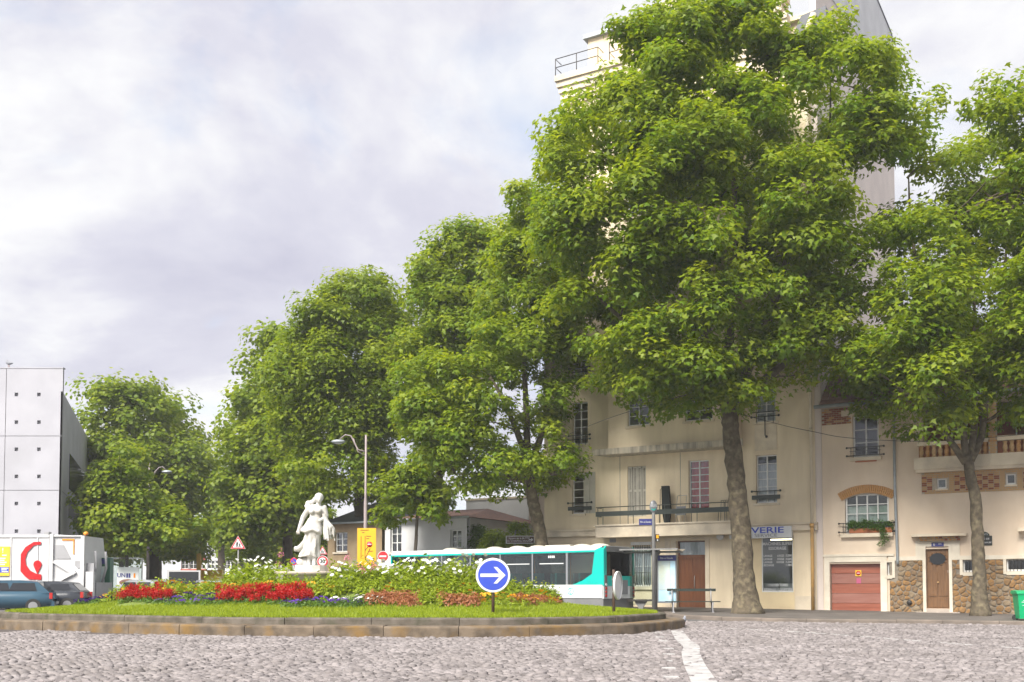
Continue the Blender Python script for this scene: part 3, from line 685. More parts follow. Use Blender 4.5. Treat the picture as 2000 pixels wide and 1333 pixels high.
    wall(T, 'pavilion_front', 'cream', -3.2, -.03, ZT+2.2, ZT+5.2, [], y=.31)
    # gable: cream flank wall, white painted upper part
    g0 = gab(1735, 150)[0]; gA = gab(1731, 96); gB = gab(1702, 0)
    prof = [(0.02, 0), (g0, 0), (g0, gA[1]), (g0-.4, gA[1]+.9), (gB[0]-.2, gB[1]), (gB[0]-2, gB[1]+5.5), (.02, gB[1]+5.5)]
    MB().prism(prof, -.022, .25, lambda y, z, x: (x, y, z)).build('gable_wall', 'pink_render', T)
    d0 = gab(1619, 36); d1 = gab(1734, 166)
    MB().prism([(.02, d0[1]), (d1[0], d1[1]), (g0+.01, d1[1]), (g0+.01, gA[1]), (g0-.39, gA[1]+.9), (gB[0]-.19, gB[1]), (gB[0]-1.99, gB[1]+5.51), (.02, gB[1]+5.51)], .252, .28, lambda y, z, x: (x, y, z)).build('gable_paint', 'white_render', T, label='white painted upper part of the side gable')
    MB().tube([(.26, g0+.02, d1[1]-2), (.26, g0+.02, gA[1]), (.26, g0-.38, gA[1]+.92), (.26, gB[0]-.17, gB[1]), (.26, gB[0]-1.97, gB[1]+5.5)], .07, 6).build('gable_flashing', 'slate', T)
    return T, dict(zs=zs, ba=ba, bb=bb, zc2=zc2)
TB, TBi = tall_building()
def loc_fac(u, y, z=0.): return P0+EU*u+EI*y+Vector((0, 0, z))
RZ = radians(-30)
# things on the balcony
ux = fa(1298, 960, .5)[0]
t = thing('clothes_airer', 'dark cloth draped over a folded airer on the first-floor balcony', 'clothes airer', loc_fac(ux, -.45, TBi['zs']+.17), RZ)
MB().tube([(-.25, 0, 0), (-.25, .05, 1.55), (-.1, .05, 1.68), (.2, .05, 1.68)], .016, 6).build('frame', 'iron', t)
MB().prism([(-.12, .55), (-.14, 1.7), (.2, 1.7), (.28, .6), (.2, 0), (-.02, 0)], -.1, .1, lambda x, z, y: (x, y, z)).build('cloth', 'towel', t)
t = thing('folding_chair', 'folded metal chair leaning beside the dark cloth on the balcony', 'chair', loc_fac(ux+.75, -.4, TBi['zs']+.17), RZ)
q = MB()
for s in (-.22, .22): q.tube([(s-.05, -.1, 0), (s, .15, 1.25)], .014, 6).tube([(s, .2, 0), (s-.04, -.05, .62)], .014, 6)
q.tube([(-.22, .15, 1.25), (.22, .15, 1.25)], .014, 6); q.build('frame', 'steel', t); bx('seat', 'panel_grey', t, -.22, .22, -.02, .02, .35, .75)
ux2 = fa(1413, 985, .5)[0]
t = thing('garden_chair', 'slim iron chair at the right end of the balcony by the trunk', 'chair', loc_fac(ux2, -.45, TBi['zs']+.17), RZ)
q = MB()
for s in (-.2, .2): q.tube([(s, -.2, 0), (s*.9, -.18, .45)], .012, 6).tube([(s*1.1, .2, 0), (s, .18, .45), (s, .24, .95)], .012, 6)
for k in range(5): q.tube([(-.2+.1*k, .18, .46), (-.2+.1*k, .24, .93)], .008, 5)
q.tube([(-.2, .24, .95), (.2, .24, .95)], .012, 6); q.build('frame', 'iron', t); MB().lathe([(0, .48), (.23, .48), (.23, .45), (0, .45)], n=14).build('seat', 'iron', t)

def voronoi_cells(w, h, s, seed, jit=.42):
    r = random.Random(seed); nx, ny = max(1, round(w/s)), max(1, round(h/(s*.8))); P = {}
    for i in range(-2, nx+2):
        for j in range(-2, ny+2): P[i, j] = ((i+.5+r.uniform(-jit, jit)+.25*(j % 2))*w/nx, (j+.5+r.uniform(-jit, jit))*h/ny)
    out = []
    for (i, j), p in P.items():
        if not (-1 <= i <= nx and -1 <= j <= ny): continue
        poly = [(0, 0), (w, 0), (w, h), (0, h)]
        for di in range(-2, 3):
            for dj in range(-2, 3):
                q = P.get((i+di, j+dj))
                if q is None or q == p: continue
                mx, my = (p[0]+q[0])/2, (p[1]+q[1])/2; nx_, ny_ = q[0]-p[0], q[1]-p[1]; new = []
                for k in range(len(poly)):
                    a, b = poly[k], poly[(k+1) % len(poly)]
                    da = (a[0]-mx)*nx_+(a[1]-my)*ny_; db = (b[0]-mx)*nx_+(b[1]-my)*ny_
                    if da <= 0: new.append(a)
                    if da*db < 0: t_ = da/(da-db); new.append((a[0]+(b[0]-a[0])*t_, a[1]+(b[1]-a[1])*t_))
                poly = new
                if len(poly) < 3: break
            if len(poly) < 3: break
        if len(poly) >= 3: out.append(poly)
    return out
def house():
    T = thing('townhouse', 'two-storey house with rubble-stone base, arched window and baluster loggia', 'house', P0, RZ)
    Z1 = fa(1603, 797)[1]; UR = 12.0
    U = lambda px, py=1000, d=0.: fa(px, py, d)[0]; Z = lambda px, py, d=0.: fa(px, py, d)[1]
    zb = Z(1700, 1095)                       # top of rubble base
    r_gar = rect(1622, 1721, 1102, 1196); r_gar = (r_gar[0], r_gar[1], .2, r_gar[3])
    r_sm = rect(1733, 1743, 1099, 1124); r_door = rect(1810, 1855, 1073, 1189); r_w1 = rect(1881, 1917, 1094, 1118); r_w2 = rect(1966, 2030, 1092, 1116)
    r_arch = rect(1651, 1737, 966, 1042); r_top = rect(1666, 1717, 813, 893); ul = U(1797, 850); zl = Z(1850, 890)
    r_log = (ul+.1, UR-.3, zl+.0, Z1-.35)
    r_f1 = rect(1830, 1849, 935, 955); r_f2 = rect(1965, 1984, 926, 947); r_f0 = rect(1906, 1914, 930, 952)
    wall(T, 'front_wall', 'house_render', .26, UR, 0, Z1, [r_gar, r_sm, r_door, r_w1, r_w2, r_arch, r_top, r_log, r_f1, r_f2])
    q = MB(); q.box(.27, UR, 9.0, 9.2, 0, Z1+4); q.box(UR-.2, UR-.002, .33, 9, 0, Z1); q.box(.27, UR-.21, .34, 8.9, 3.2, 3.4); q.box(.27, ul+.05, .34, 8.9, Z1-.25, Z1-.05); q.build('rear_walls', 'house_render', T)
    bx('partition', 'interior_shade', T, .3, UR-.25, 2.2, 2.3, .05, 3.15); bx('partition', 'interior_shade', T, .3, ul+.04, 2.2, 2.3, 3.45, Z1-.3)
    # loggia recess
    lg = MB(); lg.box(ul+.05, UR-.25, 1.6, 1.7, zl-.2, Z1-.1); lg.build('loggia_back', 'brick_red', T); bx('loggia_floor', 'cream_trim', T, ul+.05, UR-.25, .33, 1.59, zl-.25, zl-.05); bx('loggia_side', 'house_render', T, ul-.1, ul+.049, .33, 1.59, zl-.05, Z1-.1)
    bx('loggia_ceiling', 'brown_door', T, ul+.05, UR-.25, .33, 1.59, Z1-.34, Z1-.12)
    for k in range(3): window(T, (ul+1.0+k*2.4, ul+2.2+k*2.4, zl, zl+1.9), y=1.45, rows=3, name='loggia_window')
    # balcony slab + balusters
    b0 = U(1785, 905, .35); z0, z1 = Z(1840, 921, .35), Z(1840, 892, .35)
    bs = MB(); bs.box(b0, UR, -.35, -.003, z0+.12, z1); bs.box(b0+.05, UR, -.28, -.003, z0, z0+.12); bs.build('balcony_slab', 'cream_trim', T)
    zr = Z(1840, 867, .3)
    rail = MB(); up = U(1939, 860, .25); rail.box(b0+.12, up-.16, -.34, -.08, zr-.04, zr+.10); rail.box(up+.16, UR, -.34, -.08, zr-.02, zr+.16); rail.build('handrail', 'cream_trim', T)
    bal = MB().lathe([(.07, 0), (.09, .03), (.09, .10), (.06, .14), (.085, .25), (.10, .38), (.085, .52), (.06, .62), (.075, .68), (.09, .74), (.09, .8)], n=10)
    me = bal.build('baluster', 'brick_ochre', T); hh = (zr-.04-z1)/.8; k = 0; x = b0+.28
    while x < UR:
        if abs(x-up) > .25:
            if k == 0: me.location = (x, -.21, z1); me.scale = (1, 1, hh)
            else: share(me, T, (x, -.21, z1), scale=(1, 1, hh), m='brick_arch' if k % 3 == 1 else None)
            k += 1
        x += .235
    bx('balcony_apron', 'terracotta', T, b0+.15, UR, -.05, -.02, z1, zr-.05)
    # brick pillar with bricks proud of mortar
    pl = bx('brick_pillar', 'mortar', T, up-.15, up+.15, -.33, -.06, z1+.001, Z1-.1)
    brick = MB().box(-.5, .5, -.5, .5, -.5, .5).build('brick', 'brick_ochre', pl); first = True
    def put(parent, x, y, z, w, d, h, m):
        nonlocal first
        if first: brick.parent = parent; brick.location = (x, y, z); brick.scale = (w, d, h); first = False; return
        share(brick, parent, (x, y, z), scale=(w, d, h), name='brick', m=m)
    z = z1+.05; k = 0
    while z < Z1-.2:
        for i in range(2 if k % 2 else 1):
            if k % 2: put(pl, up-.078+.156*i, -.335, z, .14, .03, .075, random.choice(('brick_ochre', 'brick_ochre', 'brick_arch')))
            else: put(pl, up, -.335, z, .2, .03, .075, 'brick_ochre'); 
        z += .09; k += 1
    # brick frieze with chequer
    f0 = U(1800, 945); za, zb2 = Z(1850, 964), Z(1850, 927)
    zx = z0
    fz = wall(T, 'brick_frieze', 'mortar', f0, UR, za, zx-.004, [r_f0, r_f1, r_f2], y=-.015, th=.012)
    rows = int((zx-za)/.078); bw = .205
    for j in range(rows):
        zc = za+(j+.5)*(zx-za)/rows; x = f0+(bw/2 if j in (0, rows-1) else 0)
        i = 0
        while x < min(UR, 8.3)-.1:
            cx_ = x+bw/2
            if not any(h[0]-.1 < cx_ < h[1]+.1 and h[2]-.03 < zc < h[3]+.03 for h in (r_f1, r_f2)):
                edge = j < 1 or j >= rows-2 or any(h[0]-.22 < cx_ < h[1]+.22 for h in (r_f1, r_f2))
                put(fz, cx_, -.02, zc, bw-.022, .03, (zx-za)/rows-.016, 'brick_ochre' if edge else ('brick_red' if (i+(j//2)) % 2 == 0 else random.choice(('brick_ochre', 'brick_arch'))))
            x += bw; i += 1
    for r in (r_f1, r_f2): bx('shade_backing', 'interior_shade', T, r[0]-.15, r[1]+.15, .5, .6, r[2]-.3, r[3]+.3)  # dark sheets added behind the small panes to stand for room shade
    for r in (r_f1, r_f2): window(T, r, y=.08, cols=1, rows=1, name='small_window'); bx('window_sill', 'cream_trim', T, r[0]-.05, r[1]+.05, -.08, .05, r[2]-.07, r[2]-.004)
    # brick corner under the eaves
    c0, c1 = U(1605, 815), U(1661, 815); za, ze = Z(1630, 830), Z1-.06
    bp = bx('brick_panel', 'mortar', T, c0, c1, -.012, -.003, za, ze); rows = int((ze-za)/.085)
    bp2 = bx('brick_panel', 'mortar', T, U(1722, 815), U(1790, 815), -.012, -.003, ze-.3, ze)
    for pan, a, b, z_0, n in ((bp, c0, c1, za, rows), (bp2, U(1722, 815), U(1790, 815), ze-.3, 3)):
        for j in range(n):
            x = a+(.1 if j % 2 else 0)
            while x < b-.16:
                put(pan, x+.1, -.018, z_0+(j+.5)*.085, .185, .025, .068, random.choice(('brick_red', 'brick_red', 'brick_red', 'brick_arch', 'brick_ochre'))); x += .205
    # windows
    a, b, c, d = r_top; w = window(T, r_top, rows=3, y=.12, fw=.07); bx('lintel', 'cream_trim', T, a-.45, b+.5, -.04, -.003, d+.004, d+.26)
    bx('window_sill', 'cream_trim', T, a-.1, b+.1, -.12, .05, c-.15, c-.005); bx('sill_block', 'terracotta', T, a+.1, b-.1, -.06, -.003, c-.21, c-.155)
    def grid_guard(a, b, z, hgt):
        g_ = MB()
        for zz in (z, z+hgt): g_.tube([(a-.22, -.16, zz), (b+.22, -.16, zz)], .02, 6); g_.ball((a-.22, -.16, zz), .045, 8); g_.ball((b+.22, -.16, zz), .045, 8)
        g_.tube([(a-.1, -.16, z+hgt*.55), (b+.1, -.16, z+hgt*.55)], .012, 5)
        n = 9
        for k in range(n+1): x = a-.05+(b-a+.1)*k/n; g_.tube([(x, -.16, z), (x, -.16, z+hgt*(1 if k in (0, n) or k == n//2 else .3))], .012, 5)
        g_.tube([(a-.08, -.16, z), (a-.08, .02, z)], .015, 5); g_.tube([(b+.08, -.16, z), (b+.08, .02, z)], .015, 5)
        return g_.build('window_guard', 'iron', T)
    grid_guard(a, b, c+.06, .34)
    # arched window
    a, b, c, d = r_arch; rise = .22; R = ((b-a)**2/4+rise**2)/(2*rise); cx_ = (a+b)/2; zc = d-R
    sp = MB(); n = 14                       # spandrel infill over the arch
    vs = [];
    for k in range(n+1): x = a+(b-a)*k/n; zz = zc+sqrt(max(0, R*R-(x-cx_)**2)); vs += [(x, -.002, zz), (x, -.002, d+.03), (x, .3, zz), (x, .3, d+.03)]
    sp.add(vs, [(4*k, 4*k+4, 4*k+5, 4*k+1) for k in range(n)]+[(4*k, 4*k+2, 4*k+6, 4*k+4) for k in range(n)]); sp.build('arch_infill', 'house_render', T)
    window(T, (a, b, c, d-.02), y=.14, cols=4, rows=4, name='arched_window', fw=.06, bar=.035, curtain='curtain_green', top_dark=.28)
    for m_ in (a+.02, b-.08): bx('casing', 'white_paint', T, m_, m_+.06, .1, .138, c, d-.1)
    arb = thing('brick_arch', None, None); arb.parent = T
    nb = 27; Ro = R+.0; th0 = math.asin(min(1, ((b-a)/2+.2)/(R+.17)))
    for k in range(nb):
        th = -th0+2*th0*(k+.5)/nb; put(arb, cx_+(R+.19)*sin(th), -.03, zc+(R+.19)*cos(th), 2*th0*(R+.1)/nb-.012, .07, .34, 'brick_arch')
        o = bpy.data.objects[-1] if False else None
        lastb = [x for x in arb.children][-1]; lastb.rotation_euler = (0, th, 0)
    bx('window_sill', 'cream_trim', T, a-.16, b+.16, -.2, .05, c-.16, c-.005); grid_guard(a, b, c+.06, .36)
    # window box plants are separate things below
    # base: white band, rubble stones
    band = MB(); za, zt = zb-.02, zb+.14
    dl, dr_ = r_door[0], r_door[1]
    for x0, x1 in ((r_gar[1]+.32, dl-.38), (dr_+.42, UR)): band.box(x0, x1, -.05, -.003, za, zt)
    band.build('base_band', 'door_surround', T)
    seed = 3
    for (x0, x1) in ((r_gar[1]+.36, dl-.125), (dr_+.125, UR)):
        pn = wall(T, 'rubble_panel', 'rubble_joint', x0, x1, .12, za-.004, [(h[0], h[1], h[2], min(h[3], za-.03)) for h in (r_sm, r_w1, r_w2) if h[0] > x0 and h[1] < x1], y=-.03, th=.027)
        for cell in voronoi_cells(min(x1, 8.4)-x0, za-.12, .25, seed):
            cx1 = sum(p[0] for p in cell)/len(cell); cz1 = sum(p[1] for p in cell)/len(cell); gx, gz_ = x0+cx1, .12+cz1
            if any(h[0]-.13 < gx < h[1]+.13 and h[2]-.13 < gz_ < h[3]+.13 for h in (r_sm, r_w1, r_w2)): continue
            pr = random.uniform(.02, .05); sh = random.uniform(.86, .98)
            # rounded stone: two rings
            smp = []
            for k in range(len(cell)):
                p, q2 = cell[k], cell[(k+1) % len(cell)]
                for t_ in (.25, .75): smp.append((p[0]+(q2[0]-p[0])*t_-cx1, p[1]+(q2[1]-p[1])*t_-cz1))
            nn_ = len(smp); vs = [(p[0]*sh, 0, p[1]*sh) for p in smp]+[(p[0]*sh*.97, -pr*.6, p[1]*sh*.97) for p in smp]+[(p[0]*sh*.72, -pr*random.uniform(.85, 1.1), p[1]*sh*.72) for p in smp]
            fs = [(k, (k+1) % nn_, nn_+(k+1) % nn_, nn_+k) for k in range(nn_)]+[(nn_+k, nn_+(k+1) % nn_, 2*nn_+(k+1) % nn_, 2*nn_+k) for k in range(nn_)]+[list(range(2*nn_, 3*nn_))]
            o = MB().add(vs, fs, True).build('stone', 'rubble%d' % random.choice((0, 0, 1, 2, 2, 3, 3, 4)), pn); o.location = (gx, -.03, gz_)
        seed += 1
    for r in (r_sm, r_w1, r_w2):
        e = .11; fr_ = MB(); a, b, c, d = r
        fr_.box(a-e, a-.002, -.075, .02, c-e, za-.006); fr_.box(b+.002, b+e, -.075, .02, c-e, za-.006); fr_.box(a, b, -.08, .02, c-e*1.3, c-.003); fr_.box(a, b, -.075, .02, d+.003, max(d+.01, za-.006)); fr_.build('window_surround', 'door_surround', T)
        window(T, r, y=.1, cols=1, rows=1, name='small_window'); br = MB(); n = max(1, int((b-a)/.13))
        for k in range(n): x = a+(b-a)*(k+1)/(n+1); br.tube([(x, .03, c), (x, .03, d)], .012, 5)
        br.build('window_bars', 'iron', T)
    # garage
    a, b, c, d = r_gar; fr_ = MB(); e = .3
    fr_.box(a-.22, a-.002, -.06, .05, .1, d+.07); fr_.box(b+.002, b+.26, -.06, .05, .1, d+.07); fr_.box(a-.22, b+.26, -.06, .05, d+.072, d+.30); fr_.box(a-.26, b+.55, -.09, -.003, d+.302, d+.40); fr_.build('garage_surround', 'door_surround', T)
    n = 5; hh = (d-.2)/n
    for k in range(n): bx('garage_panel', 'garage_red' if k in (0, 2, 4) else 'garage_grey', T, a+.02, b-.02, .2+.012*(k % 2), .26, .2+k*hh+.006, .2+(k+1)*hh-.006)
    st = bx('notice', 'poster_yellow', T, (a+b)/2-.02, (a+b)/2+.22, .188, .198, d-.52, d-.27); MB().lathe([(0, .004), (.095, .004), (.095, 0)], ((a+b)/2+.1, .187, d-.395), 18, axis='y').build('red_disc', 'sign_red', st)
    bx('disc_bar', 'sign_white', st, (a+b)/2+.04, (a+b)/2+.16, .176, .182, d-.41, d-.38)
    bx('sticker', 'petal_pink', T, (a+b)/2+.02, (a+b)/2+.2, .189, .198, d-.82, d-.60)
    # entrance
    a, b, c, d = r_door; fr_ = MB(); fr_.box(a-.12, a-.002, -.07, .06, .1, d+.1); fr_.box(b+.002, b+.12, -.07, .06, .1, d+.1); fr_.box(a-.12, b+.12, -.07, .06, d+.102, d+.14); fr_.box(a-.38, b+.42, -.055, .0, d+.142, Z(1833, 1056)); fr_.box(a-.38, a-.122, -.055, 0, zb-.02, d+.14); fr_.box(b+.122, b+.42, -.055, 0, zb-.02, d+.14); fr_.build('door_surround', 'door_surround', T)
    dd = MB(); dd.box(a+.005, b-.005, .12, .17, c, d-.005); door = dd.build('door', 'oak_door', T); mid = (a+b)/2
    for x0, x1, z0_, z1_ in ((a+.06, mid-.03, c+.5, d-.85), (mid+.03, b-.06, c+.5, d-.85), (a+.06, b-.06, c+.06, c+.42)): bx('door_panel', 'oak_door', door, x0, x1, .095, .119, z0_, z1_)
    MB().lathe([(0, .02), (.30, .02), (.30, 0)], (mid, .118, d-.40), 24, sx=1, sy=.78, axis='y', smooth=False).build('oval_light', 'bronze_glass', door)
    for k in range(22): t_ = 2*pi*k/22; MB().ball((mid+.33*cos(t_), .105, d-.40+.26*sin(t_)), .035, 6).build('carved_bead', 'oak_door', door) if k % 2 == 0 else None
    bx('letter_plate', 'sign_white', door, mid+.04, b-.05, .1, .118, d-.95, d-.86); MB().ball((mid, .09, c+1.05), .045, 8).build('door_knob', 'brick_ochre', door)
    bx('door_step', 'plinth_stone', T, a-.1, b+.1, -.06, .3, .14, c-.004); bx('door_step', 'plinth_stone', T, a-.35, b+.4, -.36, -.075, .1, .29)
    # hood
    h0, hz = fa(1776, 1049, .5); h1, _ = fa(1888, 1046, .5)
    hd = MB(); n = 8; hz0 = Z(1833, 1048, .3)
    hd.prism([(h0, -.03), (h0+.05, -.35), (h0+.3, -.5), (h1-.3, -.5), (h1-.05, -.35), (h1, -.03)], hz0, hz0+.10, lambda x, y, z: (x, y, z)); hd.build('door_hood', 'cream_trim', T)
    hb = bx('hood_corbel', 'mortar', T, h0+.3, h1-.3, -.22, -.003, hz0-.19, hz0-.004)
    for j in range(2):
        for k in range(10): put(hb, h0+.38+(h1-h0-.76)*k/9+(.05 if j else 0), -.225, hz0-.05-.085*j, .11, .06, .07, random.choice(('brick_red', 'brick_arch', 'brick_ochre')))
    # number plate and street plate
    npl = bx('number_plate', 'navy', T, mid-.20, mid+.26, -.075, -.058, Z(1833, 1068), Z(1833, 1060)); zz = (Z(1833, 1068)+Z(1833, 1060))/2
    text('6', .17, 'sign_white', npl, (mid-.1, -.08, zz)); text('BIS', .09, 'sign_white', npl, (mid+.12, -.08, zz+.02))
    s0, s1 = U(1904, 1060), U(1938, 1060); zA, zB = Z(1925, 1066), Z(1925, 1047)
    sp_ = MB(); cxs = (s0+s1)/2; pts = [(s0, zA), (s1, zA), (s1, zB)]+[(cxs+.23*cos(pi*k/8), zB+.17*sin(pi*k/8)) for k in range(9)]+[(s0, zB)]
    sp_.prism(pts, -.03, -.006, lambda x, z, y: (x, y, z)); spo = sp_.build('street_plate', 'dark_green', T)
    bx('plate_field', 'black', spo, s0+.03, s1-.03, -.036, -.031, zA+.03, zB-.02)
    text('19e Arrt', .09, 'sign_white', spo, (cxs, -.036, zB+.07)); text('PLACE DE', .1, 'sign_white', spo, (cxs, -.041, zA+(zB-zA)*.68)); text('RHIN ET DANUBE', .085, 'sign_white', spo, (cxs, -.041, zA+(zB-zA)*.3), sx=.85)
    # vent cap, right-hand porch hood
    p0 = fa(1988, 1035, .4); bx('porch_hood', 'cream_trim', T, p0[0], UR, -.45, -.003, p0[1]-.06, p0[1]+.08)
    MB().lathe([(0, .03), (.1, .03), (.1, 0)], (U(1777, 1177), -.1, Z(1777, 1177)), 14, axis='y').build('air_vent', 'iron', T)
    # grey downpipe, gutter
    ud, ud2 = U(1747, 850), U(1757, 1100); MB().tube([(ud, -.1, Z1-.05), (ud, -.1, Z(1749, 960)), (ud2-.06, -.1, Z(1755, 1096)), (ud2-.06, -.1, Z(1755, 1103))], .055, 10).build('downpipe', 'zinc', T)
    MB().tube([(.05, -.42, Z1-.02), (UR, -.42, Z1-.02)], .08, 8).build('gutter', 'zinc', T)
    bx('eaves_soffit', 'brown_door', T, .05, UR, -.40, -.004, Z1-.03, Z1+.03)
    # roof and tiles
    sl = radians(38); rb = MB(); D = 5.0
    rb.add([(.27, -.42, Z1+.04), (UR, -.42, Z1+.04), (UR, -.42+D, Z1+.04+D*math.tan(sl)), (.27, -.42+D, Z1+.04+D*math.tan(sl)), (UR, 9, Z1+.04), (.27, 9, Z1+.04)], [(0, 1, 2, 3), (3, 2, 4, 5)]); ro = rb.build('roof', 'roof_tile', T)
    tw, tl = .30, .36; R_ = Matrix.Rotation(sl, 4, 'X'); prof = [(-.14, .0), (-.09, .035), (-.02, .045), (.05, .02), (.14, .0)]
    tm = MB(); vs = []
    for yy, dz in ((0, .03), (tl+.05, .0)):
        for p in prof: vs.append(R_ @ Vector((p[0]*1.05, yy, p[1]+dz+.012)))
    for p in prof: vs.append(R_ @ Vector((p[0]*1.05, 0, p[1]-.0)))
    tm.add(vs, [(k, k+1, 6+k, 5+k) for k in range(4)]+[(10+k, 11+k, k+1, k) for k in range(4)], True)
    proto = None; restV = []; nrm = np.array([tuple(v) for v in vs])
    rowsn = int(D/cos(sl)/tl)
    for j in range(rowsn):
        for i in range(int((UR-.3)/tw)):
            p = Vector((.42+i*tw, -.42, Z1+.04))+R_ @ Vector((0, j*tl, 0))
            if j < 11 and i < 22:
                if proto is None: proto = tm.build('roof_tile', 'roof_tile', ro); a_ = proto.data.attributes.new('tint', 'FLOAT', 'POINT'); a_.data.foreach_set('value', np.full(15, .3, np.float32)); proto.location = p
                else: share(proto, ro, p+Vector((0, 0, random.uniform(0, .008))), name='roof_tile')
            else: restV.append(nrm+np.array(tuple(p)))
    V = np.array(restV); npmesh('roof_tiles_far', V, [(k, k+1, 6+k, 5+k) for k in range(4)]+[(10+k, 11+k, k+1, k) for k in range(4)], 'roof_tile', ro, 'stuff', rng.uniform(0, 1, len(V)))
    MB().prism([(.27, Z1+.12), (.9, Z1+.55), (1.3, Z1+1.8), (.27, Z1+1.9)], 0, .02, lambda x, z, y: (x, -.42+(z-Z1)/math.tan(sl)-.06+y, z+.02)).build('flashing', 'white_render', ro)
    return T, dict(arch=r_arch)
HS, HSi = house()
# ------------------------------------------------------------------ trees
LEAF5 = (np.array([(0, 0, 0), (.56, .22, -.05), (.24, .46, .03), (0, 1.08, -.09), (-.24, .46, .03), (-.56, .22, -.05)]), [(0, 1, 2), (0, 2, 3), (0, 3, 4), (0, 4, 5)])
LEAF4 = (np.array([(0, 0, 0), (.48, .34, .05), (.22, .9, -.05), (-.22, .9, -.05), (-.48, .34, .05)]), [(0, 1, 2), (0, 2, 3), (0, 3, 4)])
LEAFK = (np.array([(0, 0, 0), (.20, .45, .04), (0, 1, -.04), (-.20, .45, .04)]), [(0, 1, 2), (0, 2, 3)])
def orient(tpl, pos, nrm, size, r):
    n = nrm/np.linalg.norm(nrm, axis=1, keepdims=True); k = len(pos)
    t = r.normal(0, 1, (k, 3)); t[:, 2] -= .5; t -= n*np.sum(t*n, 1, keepdims=True); t /= np.linalg.norm(t, axis=1, keepdims=True); b = np.cross(t, n)
    T = tpl[None]*size[:, None, None]
    return pos[:, None]+T[..., 0:1]*b[:, None]+T[..., 1:2]*t[:, None]+T[..., 2:3]*n[:, None]
def leaves(centers, radii, per, size, r, outward, spread=.75, flat=.72):
    k = len(centers); ids = np.repeat(np.arange(k), per); n = len(ids)
    d = r.normal(0, 1, (n, 3)); d /= np.linalg.norm(d, axis=1, keepdims=True); rad = radii[ids]*r.uniform(.25, 1, n)**.55
    off = d*rad[:, None]; off[:, 2] *= flat; pos = centers[ids]+off
    nr = .55*d+.45*outward[ids]+r.normal(0, .38, (n, 3)); nr[:, 2] += spread
    sz = size*r.uniform(.65, 1.25, n); ct = r.normal(.36, .16, k)
    tint = np.clip(ct[ids]+.22*(off[:, 2]/radii[ids])+r.normal(0, .15, n), 0, 1)  # clump tops tinted brighter and yellower, as if lit from above
    return pos, nr, sz, tint
def limb(p, q, r0, r1, rr, sag=.0, n=7, wob=.12):
    p, q = Vector(p), Vector(q); L = (q-p).length; pts = []; rad = []
    side = Vector((rr.uniform(-1, 1), rr.uniform(-1, 1), 0))*wob*L*.5; 
    for i in range(n):
        t = i/(n-1); c = p.lerp(q, t)+side*sin(pi*t)+Vector((0, 0, 1))*sin(pi*t)*sag*L; c += Vector((rr.uniform(-1, 1), rr.uniform(-1, 1), rr.uniform(-1, 1)))*.02*L*(0 < i < n-1)
        pts.append(c); rad.append(r0+(r1-r0)*t**.8)
    return pts, rad
